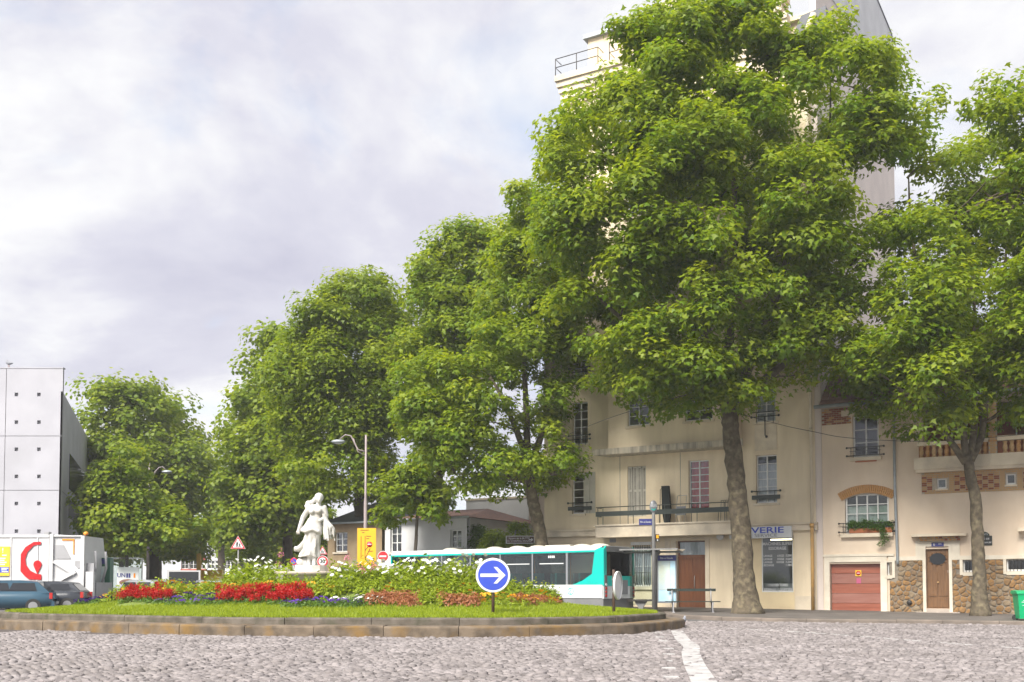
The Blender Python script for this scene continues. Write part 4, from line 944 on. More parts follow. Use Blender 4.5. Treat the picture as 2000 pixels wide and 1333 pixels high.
def tree(label, poly, Y, trunk, trad, seed, nclump, per, lsize, crad=.8, rcap=6., leafm='leaf_plane', bark='bark', tpl=LEAF5, forks=None, group='plane trees around the square', shell=.72, thin=None, base_z=None, nlimb=26, name='plane_tree', zs=1.):
    """poly: crown outline in the picture at distance Y; the crown is a rounded volume of that width and height."""
    r = np.random.default_rng(seed); rr = random.Random(seed)
    W_ = np.array([[at(px, py, Y).x, at(px, py, Y).z] for px, py in poly])
    tp = [at(px, py, Y) for px, py in trunk]; bz = base_z if base_z is not None else gz(Y)+.13
    tp[0].z = bz-.08
    root = thing(name, label, 'tree', (tp[0].x, Y, bz), 0, group); off = Vector((tp[0].x, Y, bz))
    lo, hi = W_.min(0), W_.max(0)
    S = r.uniform(lo, hi, (nclump*9, 2)); ins, e = pdist(S, W_); k = ins & (e > crad*.45); S, e = S[k], e[k]
    if thin is not None:                    # looser parts of the crown
        keep = np.ones(len(S), bool)
        for (px, py, rad, pr) in thin:
            c = at(px, py, Y); dd = np.hypot(S[:, 0]-c.x, S[:, 1]-c.z); keep &= ~((dd < rad) & (r.uniform(0, 1, len(S)) < pr))
        S, e = S[keep], e[keep]
    nb = max(10, nclump//4); S, e = S[:nb], e[:nb]; nb = len(S)
    R = min(rcap, e.max()); ee = np.minimum(e, R); T = np.maximum(np.sqrt(np.maximum(0, R*R-(R-ee)**2)), .3)
    sh = r.uniform(0, 1, nb) < shell; s = np.where(r.uniform(0, 1, nb) < .62, -1, 1)
    y = np.where(sh, s*T*r.uniform(.70, 1.0, nb), r.uniform(-1, 1, nb)*T*.8)
    bc = np.stack([S[:, 0], Y+y, S[:, 1]], 1); br = crad*r.uniform(.8, 1.7, nb)      # boughs
    w_ = br**2; ids = r.choice(nb, nclump*2, p=w_/w_.sum()); dv = r.normal(0, 1, (nclump*2, 3)); dv /= np.linalg.norm(dv, axis=1, keepdims=True); dv[:, 2] = np.where(dv[:, 2] < -.3, -.4*dv[:, 2], dv[:, 2])
    cen = bc[ids]+dv*(br[ids]*r.uniform(.35, 1, len(ids))**.6)[:, None]*np.array([1, 1, .75])
    i2, e2 = pdist(cen[:, [0, 2]], W_); k = (i2 & (e2 > crad*.25)) | (~i2 & (e2 < crad*.12)); cen = cen[k][:nclump]; out = dv[k][:nclump]; n = len(cen)
    cr = crad*r.uniform(.6, 1.25, n)
    pos, nr, sz, ti = leaves(cen, cr, per, lsize, r, out)
    V = orient(tpl[0], pos-np.array(tuple(off)), nr, sz, r)
    npmesh('crown', V, tpl[1], leafm, root, None, ti)
    # trunk and limbs
    m = MB(); rad = [trad*(1.55 if i == 0 else 1-.35*i/(len(tp)-1)) for i in range(len(tp))]
    sp = []; srad = []
    for i in range(len(tp)-1):
        q = 8
        for j in range(q):
            t_ = j/q; c = tp[i].lerp(tp[i+1], t_); sp.append(c-off+Vector((rr.uniform(-1, 1), rr.uniform(-1, 1), 0))*trad*.07); a, b = rad[i], rad[i+1]
            f_ = t_ if i else 1-(1-t_)**3; srad.append((a+(b-a)*f_)*rr.uniform(.95, 1.06))
    sp.append(tp[-1]-off); srad.append(rad[-1]); m.tube(sp, srad, 14)
    m.build('trunk', bark, root)
    lm = MB(); top = tp[-1]; order = list(range(n)); rr.shuffle(order)
    mains = []
    if forks:
        for fk in forks:
            q = [at(px, py, Y) for px, py in fk]; q = [v+Vector((0, dy, 0)) for v, dy in zip(q, np.linspace(0, rr.uniform(-1.5, 1.5), len(q)))]
            pts = [v-off for v in spline(q, False, .5)]; lm.tube(pts, list(np.linspace(trad*.52, .025, len(pts))), 9); mains += [v+off for v in pts]
    else:
        for k in range(6):
            c = Vector(cen[order[k]]); q = top.lerp(c, .62); pts, rd = limb(top, q, trad*.52, trad*.22, rr, .05); lm.tube([v-off for v in pts], rd, 8); mains += pts
    Z0 = tp[-1].z
    for k in order[6:6+nlimb]:
        c = Vector(cen[k]); src = min(mains, key=lambda v: (v-c).length+ (2.5 if v.z > c.z else 0))
        if (src-c).length > 4.5: continue
        pts, rd = limb(src, c, min(trad*.2, .05), .012, rr, .06); lm.tube([v-off for v in pts], rd, 6)
        for _ in range(2):
            j = rr.choice(order[:]); c2 = Vector(cen[j])
            if (c2-pts[3]).length < 3.2: p2, r2 = limb(pts[3], c2, trad*.09, .012, rr, .05); lm.tube([v-off for v in p2], r2, 5)
    lm.build('limbs', bark, root)
    return root
BIG = [(1180, 858), (1150, 790), (1128, 715), (1085, 660), (1052, 600), (1040, 500), (1036, 420), (1048, 330), (1085, 275), (1112, 215), (1172, 165), (1195, 108), (1250, 95), (1262, 62), (1310, 45), (1350, 48), (1378, 26), (1420, 18), (1455, 22), (1490, 48), (1508, 85), (1540, 108), (1582, 92), (1612, 60), (1652, 72), (1692, 106), (1697, 150), (1742, 186), (1752, 235), (1742, 310), (1752, 385), (1740, 455), (1706, 525), (1690, 610), (1640, 690), (1606, 745), (1592, 795), (1530, 790), (1478, 822), (1430, 838), (1360, 820), (1300, 852), (1240, 825)]
tree('largest plane tree, thick trunk in front of the laundrette', BIG, 41, [(1460, 1203), (1452, 1100), (1440, 960), (1428, 840), (1420, 780)], .46, 11, 1700, 84, .205, .78, 5.2,
     forks=[[(1420, 790), (1380, 640), (1330, 480), (1300, 300)], [(1420, 790), (1425, 600), (1430, 400), (1410, 200)], [(1422, 800), (1490, 650), (1540, 480), (1600, 300)], [(1420, 790), (1330, 720), (1230, 640), (1140, 560)], [(1424, 800), (1520, 720), (1600, 640), (1660, 520)]], nlimb=60)
T3 = [(985, 398), (1040, 380), (1080, 410), (1120, 520), (1140, 620), (1138, 720), (1120, 790), (1092, 850), (1150, 905), (1158, 930), (1100, 958), (1060, 955), (1010, 975), (940, 970), (880, 972), (845, 930), (800, 868), (778, 810), (800, 720), (860, 690), (930, 640), (940, 560), (958, 470)]
tree('leaning plane tree behind the bus at the corner of the tall block', T3, 47.6, [(1066, 1192), (1062, 1080), (1048, 1010), (1036, 955), (1030, 900)], .36, 12, 700, 76, .205, .75, 3.6,
     forks=[[(1030, 900), (1028, 800), (1022, 680), (1010, 520)], [(1030, 900), (1000, 820), (960, 740), (930, 700)], [(1032, 910), (1060, 840), (1080, 700), (1075, 560)], [(1032, 930), (1080, 925), (1130, 918)], [(1034, 940), (960, 930), (890, 930)]], nlimb=34, thin=[(1020, 800, 2.2, .75), (1060, 860, 1.3, .6)])
T2 = [(800, 560), (818, 520), (868, 470), (935, 438), (985, 470), (1005, 560), (1000, 690), (960, 800), (900, 900), (850, 950), (800, 900), (770, 830), (768, 760), (790, 660)]
tree('tall plane tree between the leaning one and the lamp post', T2, 54, [(845, 1150), (850, 1050), (858, 930)], .32, 13, 740, 74, .205, .85, 4.2, nlimb=20)
A1 = [(545, 690), (575, 630), (610, 590), (650, 568), (720, 545), (768, 558), (795, 600), (803, 700), (790, 800), (775, 880), (765, 960), (730, 1005), (690, 985), (640, 1010), (590, 1000), (560, 940), (540, 840), (530, 760)]
tree('broad plane tree directly behind the lamp post', A1, 57, [(704, 1130), (704, 1040), (702, 960), (690, 880)], .38, 14, 900, 74, .215, .95, 5., 'leaf_far', 'bark_dark', nlimb=24)
A2 = [(436, 860), (445, 795), (470, 740), (502, 690), (545, 640), (600, 640), (640, 740), (640, 860), (640, 960), (640, 1050), (600, 1085), (540, 1075), (490, 1095), (445, 1075), (424, 1010), (428, 920)]
tree('plane tree with low foliage behind the statue, left of the lamp post tree', A2, 70, [(560, 1160), (562, 1060), (560, 960)], .4, 15, 800, 50, .29, 1.1, 5.5, 'leaf_far', 'bark_dark', tpl=LEAF4, nlimb=16)
A3 = [(400, 930), (420, 860), (440, 850), (470, 880), (480, 960), (470, 1060), (430, 1095), (395, 1085), (385, 1000)]
tree('farthest street tree in the gap at the end of the avenue', A3, 105, [(432, 1150), (432, 1050), (432, 980)], .4, 16, 160, 40, .45, 1.5, 4, 'leaf_far', 'bark_dark', tpl=LEAFK, nlimb=8)
L1 = [(160, 830), (166, 800), (200, 760), (270, 744), (332, 756), (362, 800), (392, 850), (418, 885), (424, 960), (418, 1050), (385, 1100), (300, 1098), (220, 1095), (190, 1040), (172, 960), (182, 890)]
tree('large street tree beside the white concrete building', L1, 78, [(300, 1160), (300, 1060), (296, 960)], .45, 17, 800, 50, .31, 1.2, 6, 'leaf_far', 'bark_dark', tpl=LEAF4, nlimb=14)
L2 = [(236, 875), (262, 866), (284, 900), (300, 950), (340, 985), (385, 1015), (392, 1050), (350, 1085), (290, 1078), (220, 1085), (175, 1050), (158, 1010), (158, 975), (190, 955), (205, 905)]
tree('small young tree in front of the large left one', L2, 60, [(248, 1165), (248, 1100), (246, 1030)], .11, 18, 380, 46, .24, .7, 3, 'leaf_plane', 'bark_dark', tpl=LEAF4, nlimb=14)
SM = [(735, 950), (775, 930), (812, 885), (850, 925), (885, 965), (892, 990), (868, 1015), (852, 1034), (830, 1012), (800, 1010), (765, 1036), (735, 1045), (722, 1030), (735, 1000)]
tree('slender sapling in front of the white low house', SM, 51, [(808, 1180), (811, 1080), (815, 1010), (818, 960)], .10, 19, 150, 46, .25, .6, 2, 'leaf_plane', 'bark_dark', nlimb=14)
RT = [(1748, 250), (1780, 205), (1850, 205), (1915, 186), (2000, 190), (2085, 230), (2130, 400), (2130, 650), (2090, 790), (2010, 832), (1950, 850), (1900, 838), (1850, 830), (1800, 872), (1785, 850), (1740, 842), (1690, 790), (1640, 785), (1612, 735), (1622, 690), (1680, 620), (1702, 530), (1742, 440), (1752, 340)]
tree('plane tree with forked trunk in front of the house, cut by the right edge', RT, 38.6, [(1914, 1206), (1912, 1100), (1906, 980), (1888, 890)], .27, 20, 1050, 72, .195, .75, 4.6,
     forks=[[(1888, 895), (1880, 820), (1878, 700), (1870, 560), (1862, 430)], [(1886, 905), (1850, 850), (1800, 790), (1740, 740)], [(1896, 900), (1925, 850), (1940, 780), (1980, 600), (2000, 400)], [(1892, 900), (1912, 830), (1918, 700), (1930, 480)], [(1880, 800), (1820, 640), (1780, 480), (1770, 350)]], nlimb=44, thin=[(1760, 420, 2.2, .40), (1850, 380, 2.0, .35), (1800, 560, 1.6, .35)])
# shrubs behind the bus
def shrub(label, px, py0, py1, Y, w, seed, m='leaf_lime', n=70, per=40, ls=.16, dz=0, name='shrub', group='shrubs behind the bus'):
    r = np.random.default_rng(seed); b = at(px, py1, Y); t = at(px, py0, Y); h = t.z-b.z
    root = thing(name, label, 'shrub', (b.x, Y, b.z), 0, group)
    th = r.uniform(0, 2*pi, n); rr = np.sqrt(r.uniform(0, 1, n)); zz = r.uniform(.1, 1, n); prof = np.sqrt(np.clip(1-(zz*.95)**2.2, 0, 1))
    cen = np.stack([np.cos(th)*rr*w*prof, np.sin(th)*rr*w*prof, zz*h*.92], 1); out = cen/(np.linalg.norm(cen, axis=1, keepdims=True)+.01)
    pos, nr, sz, ti = leaves(cen, np.full(n, .28)*r.uniform(.7, 1.3, n), per, ls, r, out)
    npmesh('foliage', orient(LEAFK[0], pos, nr, sz, r), LEAFK[1], m, root, None, ti)
    st = MB()
    for k in range(5): st.tube([(0, 0, -.05), tuple(cen[k]*.8)], [.03, .01], 5)
    st.build('stems', 'bark_dark', root); return root
shrub('dark green rounded shrub against the white house', 928, 1022, 1075, 53, .75, 41, 'leaf_shrub')
shrub('lime green tall shrub left of the leaning trunk', 1015, 1018, 1075, 51, 1.1, 42)
shrub('lower lime green shrub between the two taller ones', 968, 1036, 1078, 51.5, .8, 43)
# ------------------------------------------------------------------ island planting
def plant_proto(kind, seed):
    """meshes (foliage, blossom) of one plant about its base"""
    r = np.random.default_rng(seed); out = []
    def dome(n, rad, h, size, tpl, up=.6, z0=.02, tint=.5):
        th = r.uniform(0, 2*pi, n); q = np.sqrt(r.uniform(0, 1, n)); z = z0+h*np.sqrt(np.clip(1-q*q, 0, 1))*r.uniform(.25, 1, n)
        pos = np.stack([np.cos(th)*q*rad, np.sin(th)*q*rad, z], 1); nr = np.stack([np.cos(th)*q, np.sin(th)*q, np.full(n, up)], 1)+r.normal(0, .4, (n, 3))
        return orient(tpl[0], pos, nr, size*r.uniform(.6, 1.3, n), r), tpl[1], np.clip(r.normal(tint, .25, n), 0, 1)
    def stalks(n, rad, h0, h1, size, nl, tpl):
        P_, Nn = [], []
        tops = []
        for k in range(n):
            a = r.uniform(0, 2*pi); d = r.uniform(0, rad); lean = r.normal(0, .09, 2); hh = r.uniform(h0, h1); b = np.array([cos(a)*d, sin(a)*d, 0])
            for j in range(nl):
                t_ = (j+.5)/nl; a2 = j*2.4+a; P_.append(b+np.array([lean[0]*t_*hh*2, lean[1]*t_*hh*2, hh*t_])+.03*np.array([cos(a2), sin(a2), 0])); Nn.append([cos(a2)*.6, sin(a2)*.6, .8])
            tops.append(b+np.array([lean[0]*hh*2, lean[1]*hh*2, hh]))
        P_ = np.array(P_); Nn = np.array(Nn)+r.normal(0, .3, (len(Nn), 3)); return orient(tpl[0], P_, Nn, size*r.uniform(.6, 1.2, len(P_)), r), tpl[1], np.clip(r.normal(.5, .25, len(P_)), 0, 1), np.array(tops)
    def flowers(C_, rad, npet, tilt=(0, -.5, .8)):
        k = len(C_)*npet; c = np.repeat(C_, npet, 0); a = np.tile(np.arange(npet)*2*pi/npet, len(C_)); up = np.array(tilt)/np.linalg.norm(tilt); V = []
        e1 = np.cross(up, [1, 0, 0]); e1 /= np.linalg.norm(e1); e2 = np.cross(up, e1); d = np.cos(a)[:, None]*e1+np.sin(a)[:, None]*e2; s_ = np.cross(up, d)
        V = np.stack([c, c+d*rad*.6+s_*rad*.38+up*.01, c+d*rad+up*.012, c+d*rad*.6-s_*rad*.38+up*.01], 1); return V, [(0, 1, 2, 3)], np.clip(r.normal(.5, .3, k), 0, 1)
    if kind == 'salvia':
        f = dome(110, .2, .2, .1, LEAFK); n = 26; th = r.uniform(0, 2*pi, n); q = np.sqrt(r.uniform(0, 1, n))*.21; C_ = []; 
        for a, b in zip(th, q):
            for j in range(11): C_.append((cos(a)*b+r.normal(0, .013), sin(a)*b+r.normal(0, .013), .2+.02*j+r.uniform(-.02, .02)))
        C_ = np.array(C_); nr = r.normal(0, 1, (len(C_), 3)); return f, (orient(LEAFK[0], C_, nr, r.uniform(.05, .085, len(C_)), r), LEAFK[1], np.clip(r.normal(.4, .3, len(C_)), 0, 1))
    if kind in ('petunia', 'marigold', 'pale'):
        f = dome(150, .24, .2, .085, LEAFK); n = 15 if kind == 'petunia' else 12; th = r.uniform(0, 2*pi, n); q = np.sqrt(r.uniform(0, 1, n)); C_ = np.stack([np.cos(th)*q*.23, np.sin(th)*q*.23, .13+.12*np.sqrt(1-q*q)], 1)
        return f, flowers(C_, .045 if kind == 'petunia' else .042, 6)
    if kind == 'coleus': return dome(260, .27, .3, .085, LEAFK, tint=.45), None
    if kind == 'leafy': f = dome(200, .3, .42, .13, LEAFK, up=.9); g_ = stalks(7, .2, .4, .68, .13, 9, LEAFK); return (np.concatenate([f[0], g_[0]]), f[1], np.concatenate([f[2], g_[2]])), None
    if kind in ('cosmos', 'cleome'):
        n = 9 if kind == 'cosmos' else 4; g_ = stalks(n, .22, .5, .95, .12, 11, LEAFK); f = dome(90, .26, .3, .12, LEAFK, up=.9)
        fol = (np.concatenate([f[0], g_[0]]), f[1], np.concatenate([f[2], g_[2]])); tops = g_[3]
        if kind == 'cosmos': return fol, flowers(tops[:6]+np.array([0, 0, .02]), .075, 7, (0, -.6, .7))
        C_ = np.repeat(tops[:2], 34, 0)+r.normal(0, .045, (68, 3)); return fol, (orient(LEAFK[0], C_, r.normal(0, 1, (68, 3)), r.uniform(.05, .08, 68), r), LEAFK[1], r.uniform(0, 1, 68))
KINDS = {'salvia': ('leaf_shrub', 'petal_red', 'red_salvia'), 'petunia': ('leaf_shrub', 'petal_purple', 'petunia'), 'marigold': ('leaf_lime', 'petal_orange', 'marigold'), 'pale': ('leaf_shrub', 'petal_white', 'pale_begonia'), 'coleus': ('leaf_rust', None, 'coleus'),
         'leafy': ('leaf_lime', None, 'leafy_plant'), 'cosmos': ('leaf_lime', 'petal_white', 'white_cosmos'), 'cleome': ('leaf_lime', 'petal_pink', 'pink_cleome')}
PROTO = {}
def plant(kind, x, y, label, group, s=1.):
    v = random.randrange(3); key = (kind, v)
    fm, bm, nm = KINDS[kind]
    o = thing(nm, label, 'plant', (x, y, mound(x, y)-.01), random.uniform(0, 6.28), group); o.scale = (s, s, s*random.uniform(.85, 1.15))
    if key not in PROTO:
        f, b = plant_proto(kind, 100+v+hash(kind.encode()[0])*7 % 50)
        PROTO[key] = (npmesh('foliage', *f[:2], fm, o, None, f[2]), npmesh('blossom', *b[:2], bm, o, None, b[2]) if b else None); return o
    for p in PROTO[key]:
        if p:
            c = p.copy(); C.objects.link(c); c.parent = o
    return o
def bed_point(px, e):                      # point on the island seen in picture column px, e metres inside the lawn edge
    a = (px-1000)/F; t_ = np.linspace(24, 42, 361); P = np.stack([a*t_, t_], 1); ins, d = pdist(P, UPI)
    prev = -1
    for k in range(len(t_)):
        if ins[k] and d[k] >= e: return P[k]
        if ins[k] and d[k] < prev-.02: return P[k]
        if ins[k]: prev = d[k]
    return None
def row(kind, x0, x1, step, es, label, group, s=1., jit=.18):
    for e in es:
        x = x0+random.uniform(0, step)
        while x < x1:
            p = bed_point(x, e+random.uniform(-jit, jit))
            if p is not None: plant(kind, p[0], p[1], label, group, s*random.uniform(.85, 1.15))
            x += step*random.uniform(.85, 1.15)
row('salvia', 232, 345, 17, (3.0, 3.35, 3.7), 'red flowered plant in the left red drift beside the truck', 'left drift of red flowers')
row('salvia', 428, 606, 17, (3.0, 3.35, 3.7), 'red flowered plant in the red drift in front of the statue', 'middle drift of red flowers')
row('petunia', 150, 235, 22, (3.1, 3.5), 'purple flowered clump at the far left end of the beds', 'purple flowers at the left end')
row('petunia', 305, 428, 23, (2.75, 3.2), 'purple flowered clump between the two red drifts', 'purple flowers between the red drifts')
row('petunia', 545, 705, 22, (2.55, 2.95), 'purple flowered clump in front right of the red drift by the statue', 'purple flowers right of the red drift')
row('marigold', 330, 425, 26, (3.6, 4.0), 'orange flowered clump between the two red drifts', 'orange flowers between the red drifts')
row('pale', 660, 735, 24, (2.9, 3.2), 'pale flowered low clump between purple flowers and rust foliage', 'pale flowers right of the purple ones')
row('coleus', 712, 822, 21, (2.9, 3.25, 3.6), 'rust leaved clump below the white-flowered stems, left of the green gap', 'left rust foliage drift')
row('coleus', 858, 930, 21, (2.9, 3.25), 'rust leaved clump just left of the arrow sign', 'rust foliage by the arrow sign')
row('coleus', 1010, 1100, 24, (2.9, 3.3), 'rust leaved clump right of the arrow sign', 'rust foliage right of the arrow sign')
row('marigold', 930, 1085, 23, (2.8, 3.4), 'orange flowered clump around and right of the arrow sign', 'orange flowers around the arrow sign')
row('marigold', 740, 930, 34, (3.9, 4.4), 'orange flowered clump behind the rust foliage drifts', 'orange flowers behind rust foliage')
row('leafy', 815, 865, 20, (2.9, 3.3), 'fresh green leafy clump between the two rust drifts', 'green clumps between rust drifts', .7)
for x0, x1, w_ in ((200, 345, 'behind the left red drift'), (345, 540, 'left of the statue'), (540, 690, 'below the statue'), (690, 860, 'between statue and arrow sign'), (860, 1085, 'around the arrow sign')):
    row('leafy', x0, x1, 22, (3.9, 4.4, 4.9) if x0 > 500 else (3.7, 4.15), 'yellow-green leafy plant in the beds '+w_, 'leafy plants '+w_, .9)
for x0, x1, w_ in ((455, 560, 'left'), (660, 960, 'right')):
    row('leafy', x0, x1, 26, (5.0, 5.6, 6.1), 'taller leafy plant on the mound top %s of the statue' % w_, 'taller leafy plants %s of the statue' % w_, 1.3)
row('marigold', 200, 660, 30, (3.9, 4.3), 'orange flowered clump among the leafy plants behind the red drifts', 'orange flowers behind the red drifts', 1.25)
row('cosmos', 640, 1000, 27, (4.5, 5.2), 'tall white-flowered plant right of the statue', 'white flowers right of the statue', .9)
row('cosmos', 400, 560, 30, (4.4, 5.2), 'tall white-flowered plant left of the statue', 'white flowers left of the statue', .85)
for px, e, w_ in ((548, 5.8, 'left of the statue base'), (690, 5.4, 'right of the speed sign'), (732, 4.6, 'below the yellow sign')):
    p = bed_point(px, e); plant('cleome', p[0], p[1], 'single pink-flowered stem '+w_, None, 1.05)
# ------------------------------------------------------------------ statue
def statue():
    Y = 34.0; b = at(607, 1117, Y)
    T = thing('marble_statue', 'white marble statue of a woman carrying a sheaf of wheat', 'statue', (b.x, Y, b.z))
    q = MB(); n = 16
    def cap(p, r0, s, r1, k=8): q.tube([Vector(p).lerp(Vector(s), i/k) for i in range(k+1)], [r0+(r1-r0)*i/k for i in range(k+1)], 12); q.ball(p, r0, 12); q.ball(s, r1, 12)
    cap((.24, -.02, 2.18), .085, (.26, -.06, 2.36), .08)                                          # neck
    q.ball((.275, -.09, 2.44), .135, 14, (.92, 1.1, 1.18)); q.ball((.26, -.03, 2.47), .155, 14, (1, 1.05, 1.0)); q.ball((.315, -.215, 2.385), .035, 8, (.8, 1.3, 1.1)); q.ball((.30, -.16, 2.345), .07, 10)   # head, face, nose, chin
    for c, r_ in (((.12, .06, 2.40), .1), ((.0, .08, 2.31), .095), ((-.11, .08, 2.27), .11), ((-.17, .05, 2.18), .075)): q.ball(c, r_, 10)   # hair
    q.ball((.17, -.0, 2.03), .25, 16, (1.08, .70, .86)); q.ball((.15, .0, 1.82), .21, 14, (1, .75, .9)); q.ball((.05, -.15, 1.99), .1, 12); q.ball((.28, -.15, 2.0), .1, 12)                                           # chest
    cap((-.07, .0, 2.12), .10, (-.27, -.02, 1.80), .085); cap((-.27, -.02, 1.80), .08, (-.385, -.12, 1.40), .055); q.ball((-.40, -.14, 1.31), .075, 10, (.9, .9, 1.1))          # arm to the left
    for k in range(4): cap((-.445+.03*k, -.19, 1.31-.01*k), .022, (-.43+.03*k, -.17, 1.245), .02, 3)
    cap((.43, .0, 2.13), .095, (.50, .02, 1.85), .08); cap((.50, .02, 1.85), .075, (.36, -.2, 1.70), .055); q.ball((.33, -.22, 1.69), .065, 10)                                # other arm
    # skirt loft
    rings = [(1.78, .13, .0, .225, .17), (1.62, .09, .0, .27, .20), (1.48, .05, .0, .33, .24), (1.36, .05, -.02, .32, .24), (1.2, .07, -.02, .25, .22), (1.0, .06, -.02, .24, .22), (.8, .02, -.02, .27, .24), (.62, -.03, -.01, .32, .27), (.50, -.05, .0, .34, .28)]
    vs = []; n = 40
    for z, cx_, cy_, rx, ry in rings:
        am = .035*min(1, max(0, (1.5-z)/.8))
        for k in range(n):
            a = 2*pi*k/n; f_ = 1+am/rx*(sin(a*9+z*5)+.6*sin(a*5-z*7)); vs.append((cx_+cos(a)*rx*f_, cy_+sin(a)*ry*f_, z+(.03*sin(a*3) if z < .6 else 0)))
    q.add(vs, [(i*n+(k+1) % n, i*n+k, (i+1)*n+k, (i+1)*n+(k+1) % n) for i in range(len(rings)-1) for k in range(n)]+[list(range(n)), [(len(rings)-1)*n+k for k in range(n)][::-1]])
    # bunched overskirt and flying hem
    q.tube([(-.29, -.06, 1.38), (-.12, -.25, 1.33), (.08, -.28, 1.40), (.26, -.22, 1.32), (.34, -.02, 1.26)], [.07, .075, .06, .06, .05], 10); q.ball((-.27, .0, 1.42), .1, 10)
    q.tube([(-.08, -.12, 1.25), (-.16, -.1, 1.0), (-.30, -.06, .84), (-.44, -.03, .76), (-.55, 0, .80)], [.09, .10, .10, .085, .05], 10); q.tube([(-.1, -.05, 1.1), (-.28, .0, .80), (-.46, .05, .70)], [.1, .11, .06], 10); q.ball((-.5, .02, .74), .08, 8)
    cap((-.06, -.02, .55), .085, (-.05, -.06, .2), .07); cap((.12, -.06, .5), .085, (.13, -.12, .2), .07); q.ball((.15, -.2, .2), .075, 10, (.8, 1.5, .7)); q.ball((-.05, -.12, .2), .075, 10, (.8, 1.5, .7))
    me = q.mesh('figure_raw')
    def remesh(me, name, m, vox=.019, smooth=4):
        o = bpy.data.objects.new('tmp', me); C.objects.link(o); md = o.modifiers.new('r', 'REMESH'); md.mode = 'VOXEL'; md.voxel_size = vox; sm = o.modifiers.new('s', 'SMOOTH'); sm.factor = .5; sm.iterations = smooth
        bpy.context.view_layer.update(); dg = bpy.context.evaluated_depsgraph_get(); m2 = bpy.data.meshes.new_from_object(o.evaluated_get(dg)); bpy.data.objects.remove(o)
        m2.polygons.foreach_set('use_smooth', [True]*len(m2.polygons)); return link(name, m2, m, T)
    remesh(me, 'figure', 'marble', .017, 2)
    s = MB(); rr = random.Random(5)          # sheaf: stalks fanning down with heavy ears
    for k in range(70):
        a = rr.uniform(0, 2*pi); w = rr.uniform(.2, 1); tx = .60+.19*cos(a)*w; ty = -.08+.15*sin(a)*w; tz = rr.uniform(1.0, 1.45)
        s.tube([(.43+.05*cos(a), -.1+.05*sin(a), 1.92), (.50+.09*cos(a)*w, -.09+.08*sin(a), 1.68), (tx, ty, (tz+1.68)/2-.05), (tx+.02, ty, tz)], [.018, .022, .030, .022], 6)
    remesh(s.mesh('sheaf_raw'), 'wheat_sheaf', 'marble', .018, 1)
    r_ = MB(); r_.ball((-.33, .02, .32), .17, 10, (1, .9, .85)); r_.ball((-.18, .1, .3), .2, 10); r_.ball((.0, .12, .24), .17, 10, (1.1, 1, .9)); remesh(r_.mesh('rock_raw'), 'rock', 'marble', .03, 2)
    bs = MB(); pts = [(.57*cos(2*pi*k/14)*(1+.05*sin(k*2.3)), .40*sin(2*pi*k/14)*(1+.05*cos(k*1.7))) for k in range(14)]
    bs.prism(pts, 0, .21, lambda x, y, z: (x*(1 if z < .1 else .95), y*(1 if z < .1 else .95), z)); bs.build('base', 'marble', T)
    MB().lathe([(0, 0), (1.18, 0), (1.2, -.02), (1.2, -.09), (1.12, -.12), (1.1, -.8), (0, -.8)], n=40, sy=.85).build('plinth', 'plinth_stone', T)
statue()
# ------------------------------------------------------------------ signs on posts
def disc(name, r, y, z, m, parent, n=36, t_=.02): return MB().lathe([(0, t_), (r*.985, t_), (r, t_*.6), (r, 0), (0, 0)], (0, y, z), n, axis='y', smooth=False).build(name, m, parent)
def post(parent, h, r, m, y=.05, z0=-.3): return MB().tube([(0, y, z0), (0, y, h)], r, 10).build('post', m, parent)
def sign_base(px, py, Y, label, name='traffic_sign', rz=0., z=None):
    p = at(px, py, Y); b = mound(p.x, Y) if z is None else z
    T = thing(name, label, 'sign', (p.x, Y, b), rz); return T, p.z-b
T, zc = sign_base(963, 1124, 27.9, 'blue round sign with white right arrow on brown post in the lawn')
R = .47; disc('sign_rim', R, 0, zc, 'sign_white', T); f_ = disc('sign_face', R*.87, -.021, zc, 'sign_blue', T, t_=.006)
ar = [(-.345, -.045), (.17, -.045), (.015, -.225), (.11, -.225), (.34, 0), (.11, .225), (.015, .225), (.17, .045), (-.345, .045)]
MB().prism(ar, -.034, -.029, lambda x, z, y: (x, y, z+zc)).build('arrow', 'sign_white', f_); post(T, zc+.5, .042, 'post_brown')
T, zc = sign_base(1205, 1144, 30.2, 'round sign seen from behind on a brown post at the right end of the lawn', rz=radians(68))
q = MB(); q.lathe([(.40, 0), (.42, 0), (.42, .06), (.40, .06)], (0, 0, zc), 32, axis='y'); q.build('sign_rim', 'sign_white', T); disc('sign_back', .40, .0, zc, 'sign_white', T, t_=.02)
q = MB()
for z in (-.18, .18): q.box(-.36, .36, .02, .05, zc+z-.025, zc+z+.025)
q.build('clamp_bar', 'post_grey', T); post(T, zc+.47, .042, 'post_brown', y=.1)
